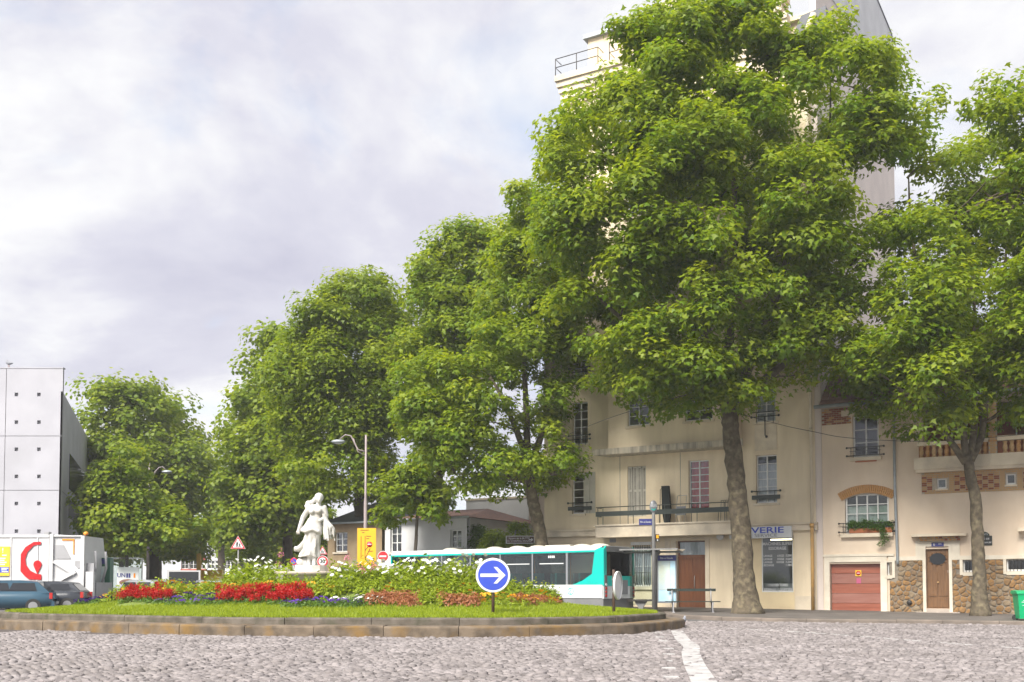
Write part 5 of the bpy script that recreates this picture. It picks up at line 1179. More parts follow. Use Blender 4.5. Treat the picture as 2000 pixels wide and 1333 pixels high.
def tri(parent, z, s, name='warning_triangle'):
    h = s*.866; q = [(-s/2, -h/3), (s/2, -h/3), (0, 2*h/3)]
    o = MB().prism(q, 0, .02, lambda x, zz, y: (x, -y, z+zz)).build(name, 'sign_white', parent)
    MB().prism([(x*.95, zz*.95) for x, zz in q], .021, .025, lambda x, zz, y: (x, -y, z+zz)).build('red_border', 'sign_red', o); MB().prism([(x*.70, zz*.70) for x, zz in q], .026, .030, lambda x, zz, y: (x, -y, z+zz)).build('white_field', 'sign_white', o)
    p = MB()
    for cx_, k in ((-.05*s/.9, 1.), (.11*s/.9, .72)):
        u = s*.36*k; b0 = z-h*.2
        p.lathe([(0, .008), (u*.11, .008), (u*.11, 0)], (cx_, -.031, b0+u*.92), 10, axis='y')
        for (x0, z0, x1, z1, w) in ((0, .45, .0, .82, .13), (0, .45, -.2, 0, .07), (0, .45, .2, 0, .07), (0, .76, -.2, .48, .05), (0, .76, .22, .52, .05)):
            a = Vector((x0*u, z0*u)); c = Vector((x1*u, z1*u)); t_ = (c-a).normalized(); nn = Vector((-t_.y, t_.x))*w*u
            p.prism([tuple(v) for v in (a-nn, c-nn, c+nn, a+nn)], .031, .035, lambda x, zz, y: (cx_+x, -y, b0+zz))
    p.build('pictogram', 'black', o); return o
T, zc = sign_base(465, 1064, 45, 'red-bordered warning triangle with two walking children, alone above the flowers', z=gz(45)); tri(T, zc, .66); post(T, zc+.25, .03, 'post_grey')
T, zc = sign_base(630, 1097, 44, 'speed limit 30 sign below a small warning triangle beside the statue', z=gz(44))
tri(T, zc+.42, .42); o = disc('speed_disc', .23, 0, zc, 'sign_red', T); w = disc('white_field', .165, -.021, zc, 'sign_white', o, t_=.005); text('30', .23, 'black', w, (0, -.03, zc), bold=.006, sx=.95); disc('rim', .25, .012, zc, 'sign_white', T, t_=.01); post(T, zc+.6, .03, 'post_grey')
T, zc = sign_base(574, 1097, 46, 'small round no-parking sign left of the statue', z=gz(46)); o = disc('red_ring', .17, 0, zc, 'sign_red', T); w = disc('blue_field', .125, -.021, zc, 'sign_blue', o, t_=.004); MB().box(-.125, .125, -.031, -.026, -.016, .016, Matrix.Translation((0, 0, zc)) @ Matrix.Rotation(radians(45), 4, 'Y')).build('red_bar', 'sign_red', w); post(T, zc+.2, .025, 'post_grey')
T, zc = sign_base(748, 1087, 45, 'dark red no-entry sign just right of the yellow board', z=gz(45)); o = disc('rim', .235, .01, zc, 'sign_white', T, t_=.01); d_ = disc('red_disc', .215, 0, zc, 'sign_red', T); bx('bar', 'sign_white', d_, -.15, .15, -.028, -.022, zc-.035, zc+.035); bx('sub_plate', 'sign_white', T, -.2, .2, -.015, .0, zc-.42, zc-.28); post(T, zc+.2, .03, 'post_grey')
a, b = at(698, 1032, 46), at(734, 1098, 46)
T = thing('direction_board', 'tall yellow diversion board with black route lines and a no-entry symbol', 'sign', ((a.x+b.x)/2, 46, gz(46)))
w2 = (b.x-a.x)/2; z1, z0 = a.z-gz(46), b.z-gz(46)-.3; bo = bx('board', 'sign_yellow', T, -w2, w2, 0, .03, z0, z1); hh = z1-z0
q = MB()
for (x0, x1, za, zb) in ((-.26, -.235, .25, .80), (-.08, -.055, .25, .80)): q.box(x0, x1, -.006, -.001, z0+hh*za, z0+hh*zb)
for (x0, zx0, x1, zx1) in ((-.06, .25, .16, .50), (-.06, .45, .12, .58)):
    p0_, p1_ = Vector((x0, z0+hh*zx0)), Vector((x1, z0+hh*zx1)); t_ = (p1_-p0_).normalized(); nn = Vector((-t_.y, t_.x))*.013; q.prism([tuple(v) for v in (p0_-nn, p1_-nn, p1_+nn, p0_+nn)], .001, .006, lambda x, z, y: (x, -y, z))
q.build('route_line', 'black', bo); [bx('print_line', 'black', bo, a0, a1, -.005, -.001, z0+hh*f0-.015, z0+hh*f0+.015) for a0, a1, f0 in ((-.28, .1, .95), (-.2, -.1, .89), (-.02, .2, .80), (-.02, .12, .74), (.12, .28, .43))]
d_ = MB().lathe([(0, .006), (.125, .006), (.125, 0)], (.13, -.008, z0+hh*.60), 20, axis='y').build('red_disc', 'sign_red', bo); bx('disc_bar', 'sign_white', bo, .04, .22, -.022, -.016, z0+hh*.60-.018, z0+hh*.60+.018)
MB().tube([(-.3, .05, -.1), (-.3, .05, z1)], .03, 8).build('post', 'post_grey', T); MB().tube([(.3, .05, -.1), (.3, .05, z1)], .03, 8).build('post', 'post_grey', T)
a, b = at(990, 1047, 44.5), at(1046, 1062, 44.5)
T = thing('park_sign', 'brown pedestrian direction sign with white lettering above the bus roof', 'sign', ((a.x+b.x)/2, 44.5+5.2, gz(50))); k = 49.7/44.5
w2 = (b.x-a.x)/2*k; z1, z0 = H+(a.z-H)*k-gz(50), H+(b.z-H)*k-gz(50)
bo = bx('sign_border', 'sign_white', T, -w2, w2, 0, .03, z0, z1); fl = bx('sign_field', 'post_brown', bo, -w2+.03, w2-.03, -.006, -.001, z0+.03, z1-.03)
text('Square de la BUTTE', .125, 'sign_white', fl, (-.06, -.009, z0+(z1-z0)*.67), shear=.2); text('DU CHAPEAU ROUGE', .125, 'sign_white', fl, (-.06, -.009, z0+(z1-z0)*.32), shear=.2)
MB().prism([(w2-.28, -.018), (w2-.14, -.018), (w2-.18, -.07), (w2-.14, -.07), (w2-.07, 0), (w2-.14, .07), (w2-.18, .07), (w2-.14, .018), (w2-.28, .018)], .007, .011, lambda x, z, y: (x, -y, z+(z0+z1)/2)).build('arrow', 'sign_white', fl)
MB().tube([(-.25, .06, -.1), (-.25, .06, z1+.2), (-.2, .06, z1+.28)], .03, 8).build('post', 'post_grey', T)
# ------------------------------------------------------------------ street lamp
def lamp(px, pyt, px_head, py_head, Y, label, pyb=1150):
    b = at(px, pyb, Y); top = at(px, pyt, Y); hd = at(px_head, py_head, Y); T = thing('street_lamp', label, 'street lamp', (b.x, Y, gz(Y)), 0, 'street lamps'); z = lambda p: p.z-gz(Y)
    MB().tube([(0, 0, -.05), (0, 0, .9), (0, 0, 1.0), (0, 0, z(top)*.62), (0, 0, z(top)*.64), (0, 0, z(top))], [.13, .12, .10, .085, .06, .05], 10).build('pole', 'lamp_post', T)
    dx = hd.x-b.x; zt = z(top)-.9*abs(dx)/1.7; zh = z(hd)
    MB().tube([(0, 0, zt-.12), (dx*.3, 0, zt), (dx*.55, 0, zh+.28), (dx*.75, 0, zh+.33), (dx*.95, 0, zh+.12)], [.045, .04, .035, .03, .03], 8).tube([(0, 0, zt-.3), (dx*.3, 0, zt-.1), (dx*.45, 0, zh+.15)], .02, 6).build('arm', 'lamp_post', T)
    hd_ = MB().ball((dx, 0, zh), .30, 14, (1.15, .55, .36)).build('lamp_head', 'zinc', T); MB().ball((dx, 0, zh-.05), .22, 12, (1.1, .5, .35)).build('lens', 'sign_white', hd_)
lamp(713, 850, 661, 863, 49, 'mauve-grey street lamp with arm reaching left behind the yellow board')
lamp(288, 905, 326, 922, 66, 'far street lamp half hidden in the young left tree')
# ------------------------------------------------------------------ bus
def wheel(parent, x, y, z, r, w, rim='steel', sgn=1):
    o = MB().tube([(x, y-w/2*sgn, z), (x, y+w/2*sgn, z)], r, 22).build('wheel', 'rubber', parent)
    MB().tube([(x, y+w/2*sgn-.01*sgn, z), (x, y+w/2*sgn+.015*sgn, z)], r*.6, 18).build('rim', rim, o); return o
def bus():
    L, Wd, Ht = 12.0, 2.5, 2.87
    T = thing('city_bus', 'white and teal city bus standing behind the flower island', 'bus', (3.74, 42.0, gz(43)), atan2(.6, -.8))
    z_s, z_w, z_g, z_t = .70, 1.25, 2.60, 2.68
    # visible side is y=0 (+y outwards), rear at x=0
    lo = MB(); lo.box(0.02, L-.25, -Wd+.03, -.03, .27, z_s); lo.build('skirt', 'bus_grey', T)
    ar = (2.9, 9.2)
    bd = MB()
    def sidepanel(y, sg):
        xs_ = [0, ar[0]-.58, ar[0]+.58, ar[1]-.58, ar[1]+.58, L-.1]
        for k in (0, 2, 4): bd.box(xs_[k], xs_[k+1], min(y, y-.04*sg), max(y, y-.04*sg), z_s, z_w)
        for k in (1, 3):
            c = (xs_[k]+xs_[k+1])/2; pts = [(xs_[k], z_w), (xs_[k], z_s)]+[(c-.52*cos(pi*j/10), z_s+.36*sin(pi*j/10)) for j in range(11)]+[(xs_[k+1], z_s), (xs_[k+1], z_w)]
            bd.prism(pts, min(y, y-.04*sg), max(y, y-.04*sg), lambda x, z, yy: (x, yy, z))
    sidepanel(0, 1); sidepanel(-Wd, -1)
    bd.box(-.02, .05, -Wd, 0, z_s-.02, 1.2); bd.build('lower_body', 'bus_white', T)
    rf = MB(); prof = [(-.0, z_t), (-.03, 2.80), (-.16, 2.87), (-Wd+.16, 2.87), (-Wd+.03, 2.80), (-Wd, z_t)]
    rf.prism(prof, .12, L-.18, lambda y, z, x: (x, y, z)); rf.prism([(-.05, z_t), (-.08, 2.76), (-.2, 2.82), (-Wd+.2, 2.82), (-Wd+.08, 2.76), (-Wd+.05, z_t)], L-.18, L-.03, lambda y, z, x: (x, y, z)); rf.build('roof', 'bus_white', T)
    te = MB(); te.box(.1, L-.1, -.035, .006, z_g, z_t-.002); te.box(.1, L-.1, -Wd-.006, -Wd+.035, z_g, z_t-.002); te.build('teal_stripe', 'teal', T)
    # rear corner pillars and rear panel
    def yprism(mb, pts, y0, y1): mb.prism(pts, y0, y1, lambda x, z, y: (x, y, z))
    rp = MB()
    for y0, y1 in ((-.05, .004), (-Wd-.004, -Wd+.05)): yprism(rp, [(0, z_w), (1.5, z_w), (1.0, z_w+.18), (.55, z_w+.45), (.42, z_g), (.42, z_t), (.1, 2.80), (0, 2.72)], y0, y1)
    rear = [(-.03, 1.2), (-Wd+.03, 1.2), (-Wd+.03, 2.7), (-Wd+.2, 2.85), (-.2, 2.85), (-.03, 2.7)]
    rp.prism([(-.0, 1.2), (-Wd, 1.2), (-Wd, 1.62), (0, 1.62)], -.03, .04, lambda y, z, x: (x, y, z)); rp.prism([(-.0, 1.62), (-.22, 1.62), (-.22, 2.6), (-.2, 2.85), (0, 2.7)], -.03, .04, lambda y, z, x: (x, y, z)); rp.prism([(-Wd, 1.62), (-Wd+.12, 1.62), (-Wd+.12, 2.6), (-Wd+.12, 2.85), (-Wd, 2.7)], -.03, .04, lambda y, z, x: (x, y, z)); rp.build('rear_body', 'teal', T)
    bx('rear_cap', 'bus_grey', T, -.025, .11, -Wd+.121, -.221, 2.62, 2.84)
    bx('rear_window', 'bus_glass', T, -.005, .02, -Wd+.125, -.225, 1.625, 2.615); bx('engine_grille', 'panel_grey', T, -.045, -.031, -1.9, -1.35, .85, 1.45)
    pl = bx('number_plate', 'sign_white', T, -.045, -.025, -1.5, -1.0, .74, .82)
    for yb in (-.14, -Wd+.14):
        lb = bx('light_bar', 'bus_grey', T, -.05, -.031, yb-.09, yb+.09, .72, 1.65)
        for z in (.80, .95, 1.10): MB().tube([(-.05, yb, z), (-.075, yb, z)], .06, 14).build('tail_light', 'red_light', lb)
        MB().tube([(-.05, yb, 1.25), (-.075, yb, 1.25)], .055, 14).build('tail_light', 'sign_white', lb)
    # windows
    edges = [.46, 1.75, 1.85, 3.55, 3.62, 5.3, 5.37, 7.0, 7.07, 8.7, 8.77, 10.4, 10.47, 11.55]
    for k in range(0, len(edges), 2):
        for y0, y1 in ((-.03, -.012), (-Wd+.012, -Wd+.03)):
            x0, x1 = edges[k], edges[k+1]
            if k == 0: w = MB(); yprism(w, [(x0, z_w+.5), (x0+.5, z_w+.24), (x1-.2, z_w+.03), (x1, z_w+.03), (x1, z_g-.03), (x0, z_g-.03)], y0, y1); w = w.build('side_window', 'bus_glass', T)
            else: w = bx('side_window', 'bus_glass', T, x0, x1, y0, y1, z_w+.01, z_g-.005)
            if y1 > -1 and k > 0: bx('vent_rail', 'bus_white', w, x0+.12, x1-.35, -.011, -.004, z_g-.47, z_g-.43)
    pil = MB()
    for k in range(1, len(edges)-1, 2):
        for y0, y1 in ((-.04, -.006), (-Wd+.006, -Wd+.04)): pil.box(edges[k], edges[k+1], y0, y1, z_w, z_g)
    pil.build('window_pillar', 'panel_grey', T)
    # front
    fr_ = MB(); fr_.box(L-.06, L-.02, -Wd+.03, -.03, .32, 1.1); fr_.box(L-.1, L-.04, -.12, 0, 1.1, z_t); fr_.box(L-.1, L-.04, -Wd, -Wd+.12, 1.1, z_t); fr_.box(L-.1, L-.04, -Wd+.12, -.12, 2.4, z_t-.01); fr_.build('front_panel', 'teal', T)
    bx('windscreen', 'bus_glass', T, L-.08, L-.05, -Wd+.121, -.121, 1.1, 2.4)
    for yb in (-.35, -Wd+.35): MB().tube([(L-.02, yb, .75), (L+.0, yb, .75)], .11, 14).build('headlight', 'sign_white', T)
    # inside
    bx('floor', 'panel_grey', T, .1, L-.15, -Wd+.06, -.06, .71, .76); bx('ceiling', 'bus_white', T, .15, L-.2, -Wd+.08, -.08, 2.63, 2.66)
    for k in range(8):
        for yb in (-.55, -Wd+.55): 
            s = MB(); x = 1.3+k*1.2; s.box(x, x+.42, yb-.4, yb+.4, 1.0, 1.12); s.box(x-.08, x, yb-.4, yb+.4, 1.0, 1.75); s.build('seat', 'teal', T)
    for k in range(5): MB().tube([(2.2+k*1.9, -.9, .76), (2.2+k*1.9, -.9, 2.63)], .02, 6).build('grab_pole', 'orange_paint', T)
    for k in range(2): wheel(T, ar[k], -.17, .48, .46, .28); wheel(T, ar[k], -Wd+.17, .48, .46, .28, sgn=-1)
    hat = MB(); [hat.box(c-.55, c+.55, -.5, -.045, .3, 1.2) for c in ar]; hat.build('wheel_arch', 'black', T)
    for x in (.7, 1.6, 3.9, 5.0, 6.3, 8.9): MB().ball((x, -.9, 2.86), .42, 14, (1, 1, .32)).build('roof_dome', 'dome', T)
    bx('roof_unit', 'dome', T, 2.1, 3.4, -1.8, -.7, 2.871, 2.97)
    # emblem, fleet number, panel joints
    def ring(c, r, w, n=28): 
        q = MB(); vs = []
        for k in range(n):
            a = 2*pi*k/n; vs += [(c[0]+r*cos(a), .004, c[1]+r*sin(a)), (c[0]+(r-w)*cos(a), .004, c[1]+(r-w)*sin(a))]
        return q.add(vs, [(2*k, 2*((k+1) % n), 2*((k+1) % n)+1, 2*k+1) for k in range(n)])
    e = ring((2.05-.45, .98), .15, .025); pr = [(-.02, .15), (.05, .08), (.0, .03), (.06, -.03), (.02, -.06), (-.03, -.15)]
    for i in range(len(pr)-1):
        a_, b_ = Vector(pr[i]), Vector(pr[i+1]); t_ = (b_-a_).normalized(); nn = Vector((-t_.y, t_.x))*.013
        e.add([(1.6+v.x, .005, .98+v.y) for v in (a_-nn, b_-nn, b_+nn, a_+nn)], [(0, 1, 2, 3)])
    e.build('emblem', 'teal', T); [bx('fleet_number_mark', 'sign_white', T, 2.42+.09*k, 2.48+.09*k, -.011, -.006, z_g-.21, z_g-.11) for k in range(4)]
    for x in (1.02, 2.25, 4.3, 5.8, 7.3): bx('panel_joint', 'panel_grey', T, x, x+.012, .0, .003, z_s+.01, z_w-.01)
    bx('panel_joint', 'panel_grey', T, 1.03, 2.24, .0, .003, z_s+.17, z_s+.18)
bus()
# ------------------------------------------------------------------ bus stop, shelter, bench, bin
def PV(px, Y, dz=0.): return Vector(((px-1000)/F*Y, Y, gz(Y)+.14+dz))
p = PV(1277, 42.2); zt = at(1277, 990, 42.2).z-p.z
T = thing('bus_stop_pole', 'grey bus stop pole topped by an oval BUS sign', 'bus stop', p)
MB().tube([(0, 0, -.1), (0, 0, zt-.5), (0, 0, zt-.25)], [.085, .075, .06], 12).build('pole', 'post_grey', T)
hd = MB().lathe([(0, .04), (.15, .04), (.165, 0), (.15, -.04), (0, -.04)], (0, 0, zt), 24, sx=1, sy=1.6, axis='y').build('sign_head', 'panel_grey', T); text('BUS', .15, 'sign_white', hd, (0, -.05, zt+.03))
MB().prism([(.11*cos(a), .13*sin(a)) for a in np.linspace(pi*1.15, pi*1.85, 9)]+[(.08*cos(a), .085*sin(a)) for a in np.linspace(pi*1.85, pi*1.15, 9)], .045, .05, lambda x, z, y: (x, -y, zt-.03+z)).build('smile_mark', 'teal', hd)
za, zb = at(1262, 1014, 42.2).z-p.z, at(1262, 1026, 42.2).z-p.z; fl = bx('name_flag', 'navy', T, -.60, -.06, -.025, .025, zb, za); text('Rhin et Danube', .115, 'sign_white', fl, (-.33, -.03, (za+zb)/2), sx=.62)
za, zb = at(1283, 1044, 42.2).z-p.z, at(1283, 1058, 42.2).z-p.z; fl = bx('route_plate', 'black', T, .08, .22, -.04, .03, zb, za); bx('route_number', 'sign_yellow', fl, .10, .20, -.046, -.041, zb+.13, za-.03); bx('logo_patch', 'sign_white', fl, .13, .18, -.046, -.041, zb+.03, zb+.08)
p = PV(1280, 42.9)
T = thing('bus_shelter', 'glass-roofed bus shelter with map panel and seat behind the bus stop pole', 'bus shelter', p, radians(-24)); w0, w1 = -.95, 1.1; zr = at(1290, 1076, 42.9).z-p.z
rf = MB(); rf.prism([(-.75, zr+.02), (-.75, zr+.05), (0, zr-.02), (.5, zr+.06), (.5, zr+.03), (0, zr-.06)], -1.3, 1.15, lambda y, z, x: (x, y, z)); rf.build('roof', 'shelter_glass', T)
MB().box(-1.32, 1.17, -.78, -.73, zr-.0, zr+.06).box(-1.32, 1.17, -.03, .03, zr-.10, zr-.045).build('roof_edge', 'post_grey', T)
MB().tube([(0, 0, -.1), (0, 0, zr-.4), (0, 0, zr-.25), (0, 0, zr-.05)], [.08, .08, .14, .24], 14).build('column', 'post_grey', T)
mp = bx('map_panel', 'panel_grey', T, .10, .92, -.06, .06, .35, 2.35); bx('panel_header', 'navy', mp, .12, .90, -.068, -.061, 2.12, 2.33); text('Rhin et Danube', .11, 'sign_white', mp, (.5, -.072, 2.22), sx=.8)
bx('map_sheet', 'poster_pale', mp, .15, .64, -.068, -.061, .9, 2.1); bx('line_sheet', 'poster_blue', mp, .65, .87, -.068, -.061, .9, 2.1); bx('notice_sheet', 'poster_blue', mp, .15, .87, -.068, -.061, .42, .89)
bx('glass_wall', 'shelter_glass', T, -1.25, -.1, .3, .312, .25, zr-.1); se = MB(); se.box(-1.25, -.12, -.05, .28, .42, .5); se.build('seat', 'iron', T); MB().prism([(-.95, .42), (-.4, .42), (-.55, .2), (-.62, -.05), (-.74, -.05), (-.8, .2)], .08, .16, lambda x, z, y: (x, y, z)).build('seat_leg', 'post_grey', T)
p = PV(1352, 42.1)
T = thing('park_bench', 'slatted park bench with cast-iron legs in front of the brown entrance door', 'bench', p, radians(-2)); hw = 1.02
for k in range(4): bx('seat_slat', 'dark_green', T, -hw-.08, hw+.08, -.26+.13*k, -.16+.13*k, .42, .455)
bx('back_slat', 'dark_green', T, -hw+.02, hw-.02, .30, .335, .86, .97)
for x in (-hw+.22, hw-.22):
    lg = MB(); lg.tube([(x, -.22, 0), (x, -.12, .2), (x, -.24, .41)], [.03, .028, .03], 8).tube([(x, .22, 0), (x, .1, .2), (x, .24, .41)], [.03, .028, .03], 8).tube([(x, -.25, .405), (x, .27, .405)], .022, 8).tube([(x, -.15, .2), (x, .15, .2)], .02, 8).tube([(x, .27, .4), (x, .29, .7), (x, .345, 1.0)], [.03, .025, .03], 8); lg.box(x-.05, x+.05, -.28, -.16, -.01, .02); lg.box(x-.05, x+.05, .16, .28, -.01, .02); lg.build('leg', 'grey_trim', T)
p = PV(2000, 35.2)
T = thing('wheelie_bin', 'bright green wheelie bin cut by the right edge of the picture', 'bin', p+Vector((0, 0, -.02)), radians(-12))
q = MB(); vs = []
for z, w, d in ((.08, .24, .27), (.85, .30, .36), (.92, .33, .38), (.93, .33, .38)): vs += [(-w, -d, z), (w, -d, z), (w, d, z), (-w, d, z)]
q.add(vs, [(4*i+k, 4*i+(k+1) % 4, 4*i+4+(k+1) % 4, 4*i+4+k) for i in range(3) for k in range(4)]+[(3, 2, 1, 0)]); bo = q.build('body', 'bin_green', T)
l_ = MB(); l_.prism([(-.40, .932), (-.39, .985), (-.2, 1.03), (.3, 1.05), (.42, 1.0), (.42, .932)], -.35, .35, lambda y, z, x: (x, y, z)); l_.build('lid', 'bin_green', T); MB().tube([(-.25, .45, .98), (.25, .45, .98)], .02, 8).build('handle', 'bin_green', T)
for k, (x0, x1) in enumerate(((-.14, .16), (-.19, .19), (-.1, .06), (-.16, .17))):      # print too small to read: lines only
    z = .70-.055*k; y = -(.27+.09*(z-.08)/.77)-.004; bx('print_line', 'sign_white', bo, x0, x1, y-.002, y+.003, z-.009, z+.009)
for s in (-1, 1): wheel(T, s*.25, .26, .1, .1, .05, 'panel_grey')
# window box on the house
r = HSi['arch']
for i, (u, wd, lab) in enumerate(((r[0]+.62, .42, 'feathery green window-box plant at the left of the arched window'), (r[0]+1.4, .5, 'darker trailing window-box plant at the right of the arched window'))):
    c = loc_fac(u, -.10, r[2]+.04); T = thing('window_box_plant', lab, 'plant', c, RZ, 'window box plants'); rr_ = np.random.default_rng(70+i)
    n = 34; cen = np.stack([rr_.uniform(-wd, wd, n), rr_.uniform(-.1, .06, n), rr_.uniform(.18, .5, n)*(1-.3*rr_.uniform(0, 1, n))], 1)
    if i: cen[:9, 0] = rr_.uniform(-.1, .3, 9); cen[:9, 2] = np.linspace(-.5, .2, 9); cen[:9, 1] = -.16
    pos, nr, sz, ti = leaves(cen, np.full(n, .14), 60, .085, rr_, np.tile([[0, -.5, .5]], (n, 1))); npmesh('foliage', orient(LEAFK[0], pos, nr, sz, rr_), LEAFK[1], 'leaf_shrub', T, None, ti*.5); bx('planter', 'terracotta', T, -wd, wd, -.09, .08, -.03, .17)
# cable across the facades
a, b, c = at(1068, 866, 46), at(1300, 790, 43), at(1560, 838, 41.5); d, e = at(1660, 856, 40.5), at(1830, 862, 39.6)
o = MB().tube(spline([a, b, c, d, e, at(2040, 845, 38)], False, .5), .012, 5).build('overhead_cable', 'iron'); o['label'] = 'thin dark cable strung across the cream facades'; o['category'] = 'cable'
# pigeon by the kerb, bird on the roof
def bird(name, label, p, s, rz, cat='bird'):
    T = thing(name, label, cat, p, rz); q = MB(); q.tube([(-.16, 0, .10), (-.09, 0, .115), (0, 0, .13), (.07, 0, .15), (.10, 0, .19), (.115, 0, .215), (.14, 0, .215)], [.012, .035, .06, .05, .032, .03, .012], 10); q.build('body', 'pigeon', T); MB().tube([(.14, 0, .213), (.165, 0, .205)], [.01, .003], 6).build('beak', 'black', T)
    for s_ in (-.02, .02): MB().tube([(0.01, s_, .09), (.01, s_, 0)], .006, 5).build('leg', 'terracotta', T)
    T.scale = (s, s, s)
g_ = gpt(1336, 1223); bird('pigeon', 'grey pigeon on the cobbles by the right tip of the island kerb', (g_.x, g_.y, .025), 1.3, 1.2)
# ------------------------------------------------------------------ left: concrete building
def concrete():
    Y = 56.; x1 = at(120, 900, Y).x; x0 = at(-260, 900, Y).x; zt = at(120, 720, Y).z
    T = thing('concrete_building', 'pale grey concrete building with small square recesses at the left edge', 'building', (x1, Y, 0))
    zj = [0, at(60, 1062, Y).z, at(60, 958, Y).z, at(60, 852, Y).z, zt]; W_ = -(x1-x0); xj = [W_, at(-115, 900, Y).x-x1, at(9, 900, Y).x-x1, 0]
    pits = []
    for px in (-72, -28, 32, 76):
        for py in (771, 825, 878, 931, 984, 1038): p_ = at(px, py, Y); pits.append((p_.x-x1-.1, p_.x-x1+.1, p_.z-.1, p_.z+.1))
    MB().prism([(W_, .22), (-.15, .22), (-.18-.335*25, 25), (W_-9, 25)], 0, zt-1.6, lambda x, y, z: (x, y, z)).build('core', 'concrete_gap', T)
    for i in range(3):
        for j in range(4):
            g = .014; u0, u1, z0, z1 = xj[i]+g, xj[i+1]-(g if i < 2 else 0), zj[j]+g, zj[j+1]-g
            wall(T, 'panel', 'concrete', u0, u1, z0, z1, [h for h in pits if u0 < h[0] and h[1] < u1 and z0 < h[2] and h[3] < z1], y=0, th=.15)
    bk = MB(); bk.box(W_, -.03, .15, .2, 0, zt-.03); bk.build('recess_back', 'truck_grey', T)
    # flank running back along the avenue
    d = Vector((-.335, 1)); ln = 26.; zf = at(124, 765, Y).z
    fl = MB()
    def flank(s0, s1, z0, z1, o, m, nm):
        q = MB(); pts = [(d.x*s+o, d.y*s) for s in (s0, s1)]; vs = []
        for x, y in pts: vs += [(x, y, z0), (x, y, z1), (x-.1, y, z1), (x-.1, y, z0)]
        q.add(vs, [(0, 1, 5, 4), (1, 2, 6, 5), (0, 1, 2, 3), (4, 5, 6, 7), (3, 2, 6, 7)]); return q.build(nm, m, T)
    for (s0, s1) in ((.0, 4.4), (4.42, 14), (14.02, ln)):
        flank(s0, s1, zj[2]+.015, zf, 0, 'concrete', 'flank_panel'); flank(s0, s1, 0 if s0 < 4 else 0, zj[2]-.015, 0, 'concrete', 'flank_panel') if s0 < 4 else None
    flank(4.42, ln, zj[2]-2.6, zj[2]-1.2, 0, 'concrete', 'flank_panel')
    for z0, z1 in ((zj[2]+.5, zj[2]+2.6), (zj[1]-3.2, zj[2]-2.7)): flank(4.45, ln, z0, z1, .03, 'bronze_glass', 'ribbon_window')
    bx('coping', 'concrete', T, W_, 0, -.02, .3, zt, zt+.06)
    p_ = at(16, 718, Y); bird('roof_bird', 'dark bird perched on the concrete parapet', (p_.x, Y+.1, zt+.06), 2.0, 2.6)
concrete()
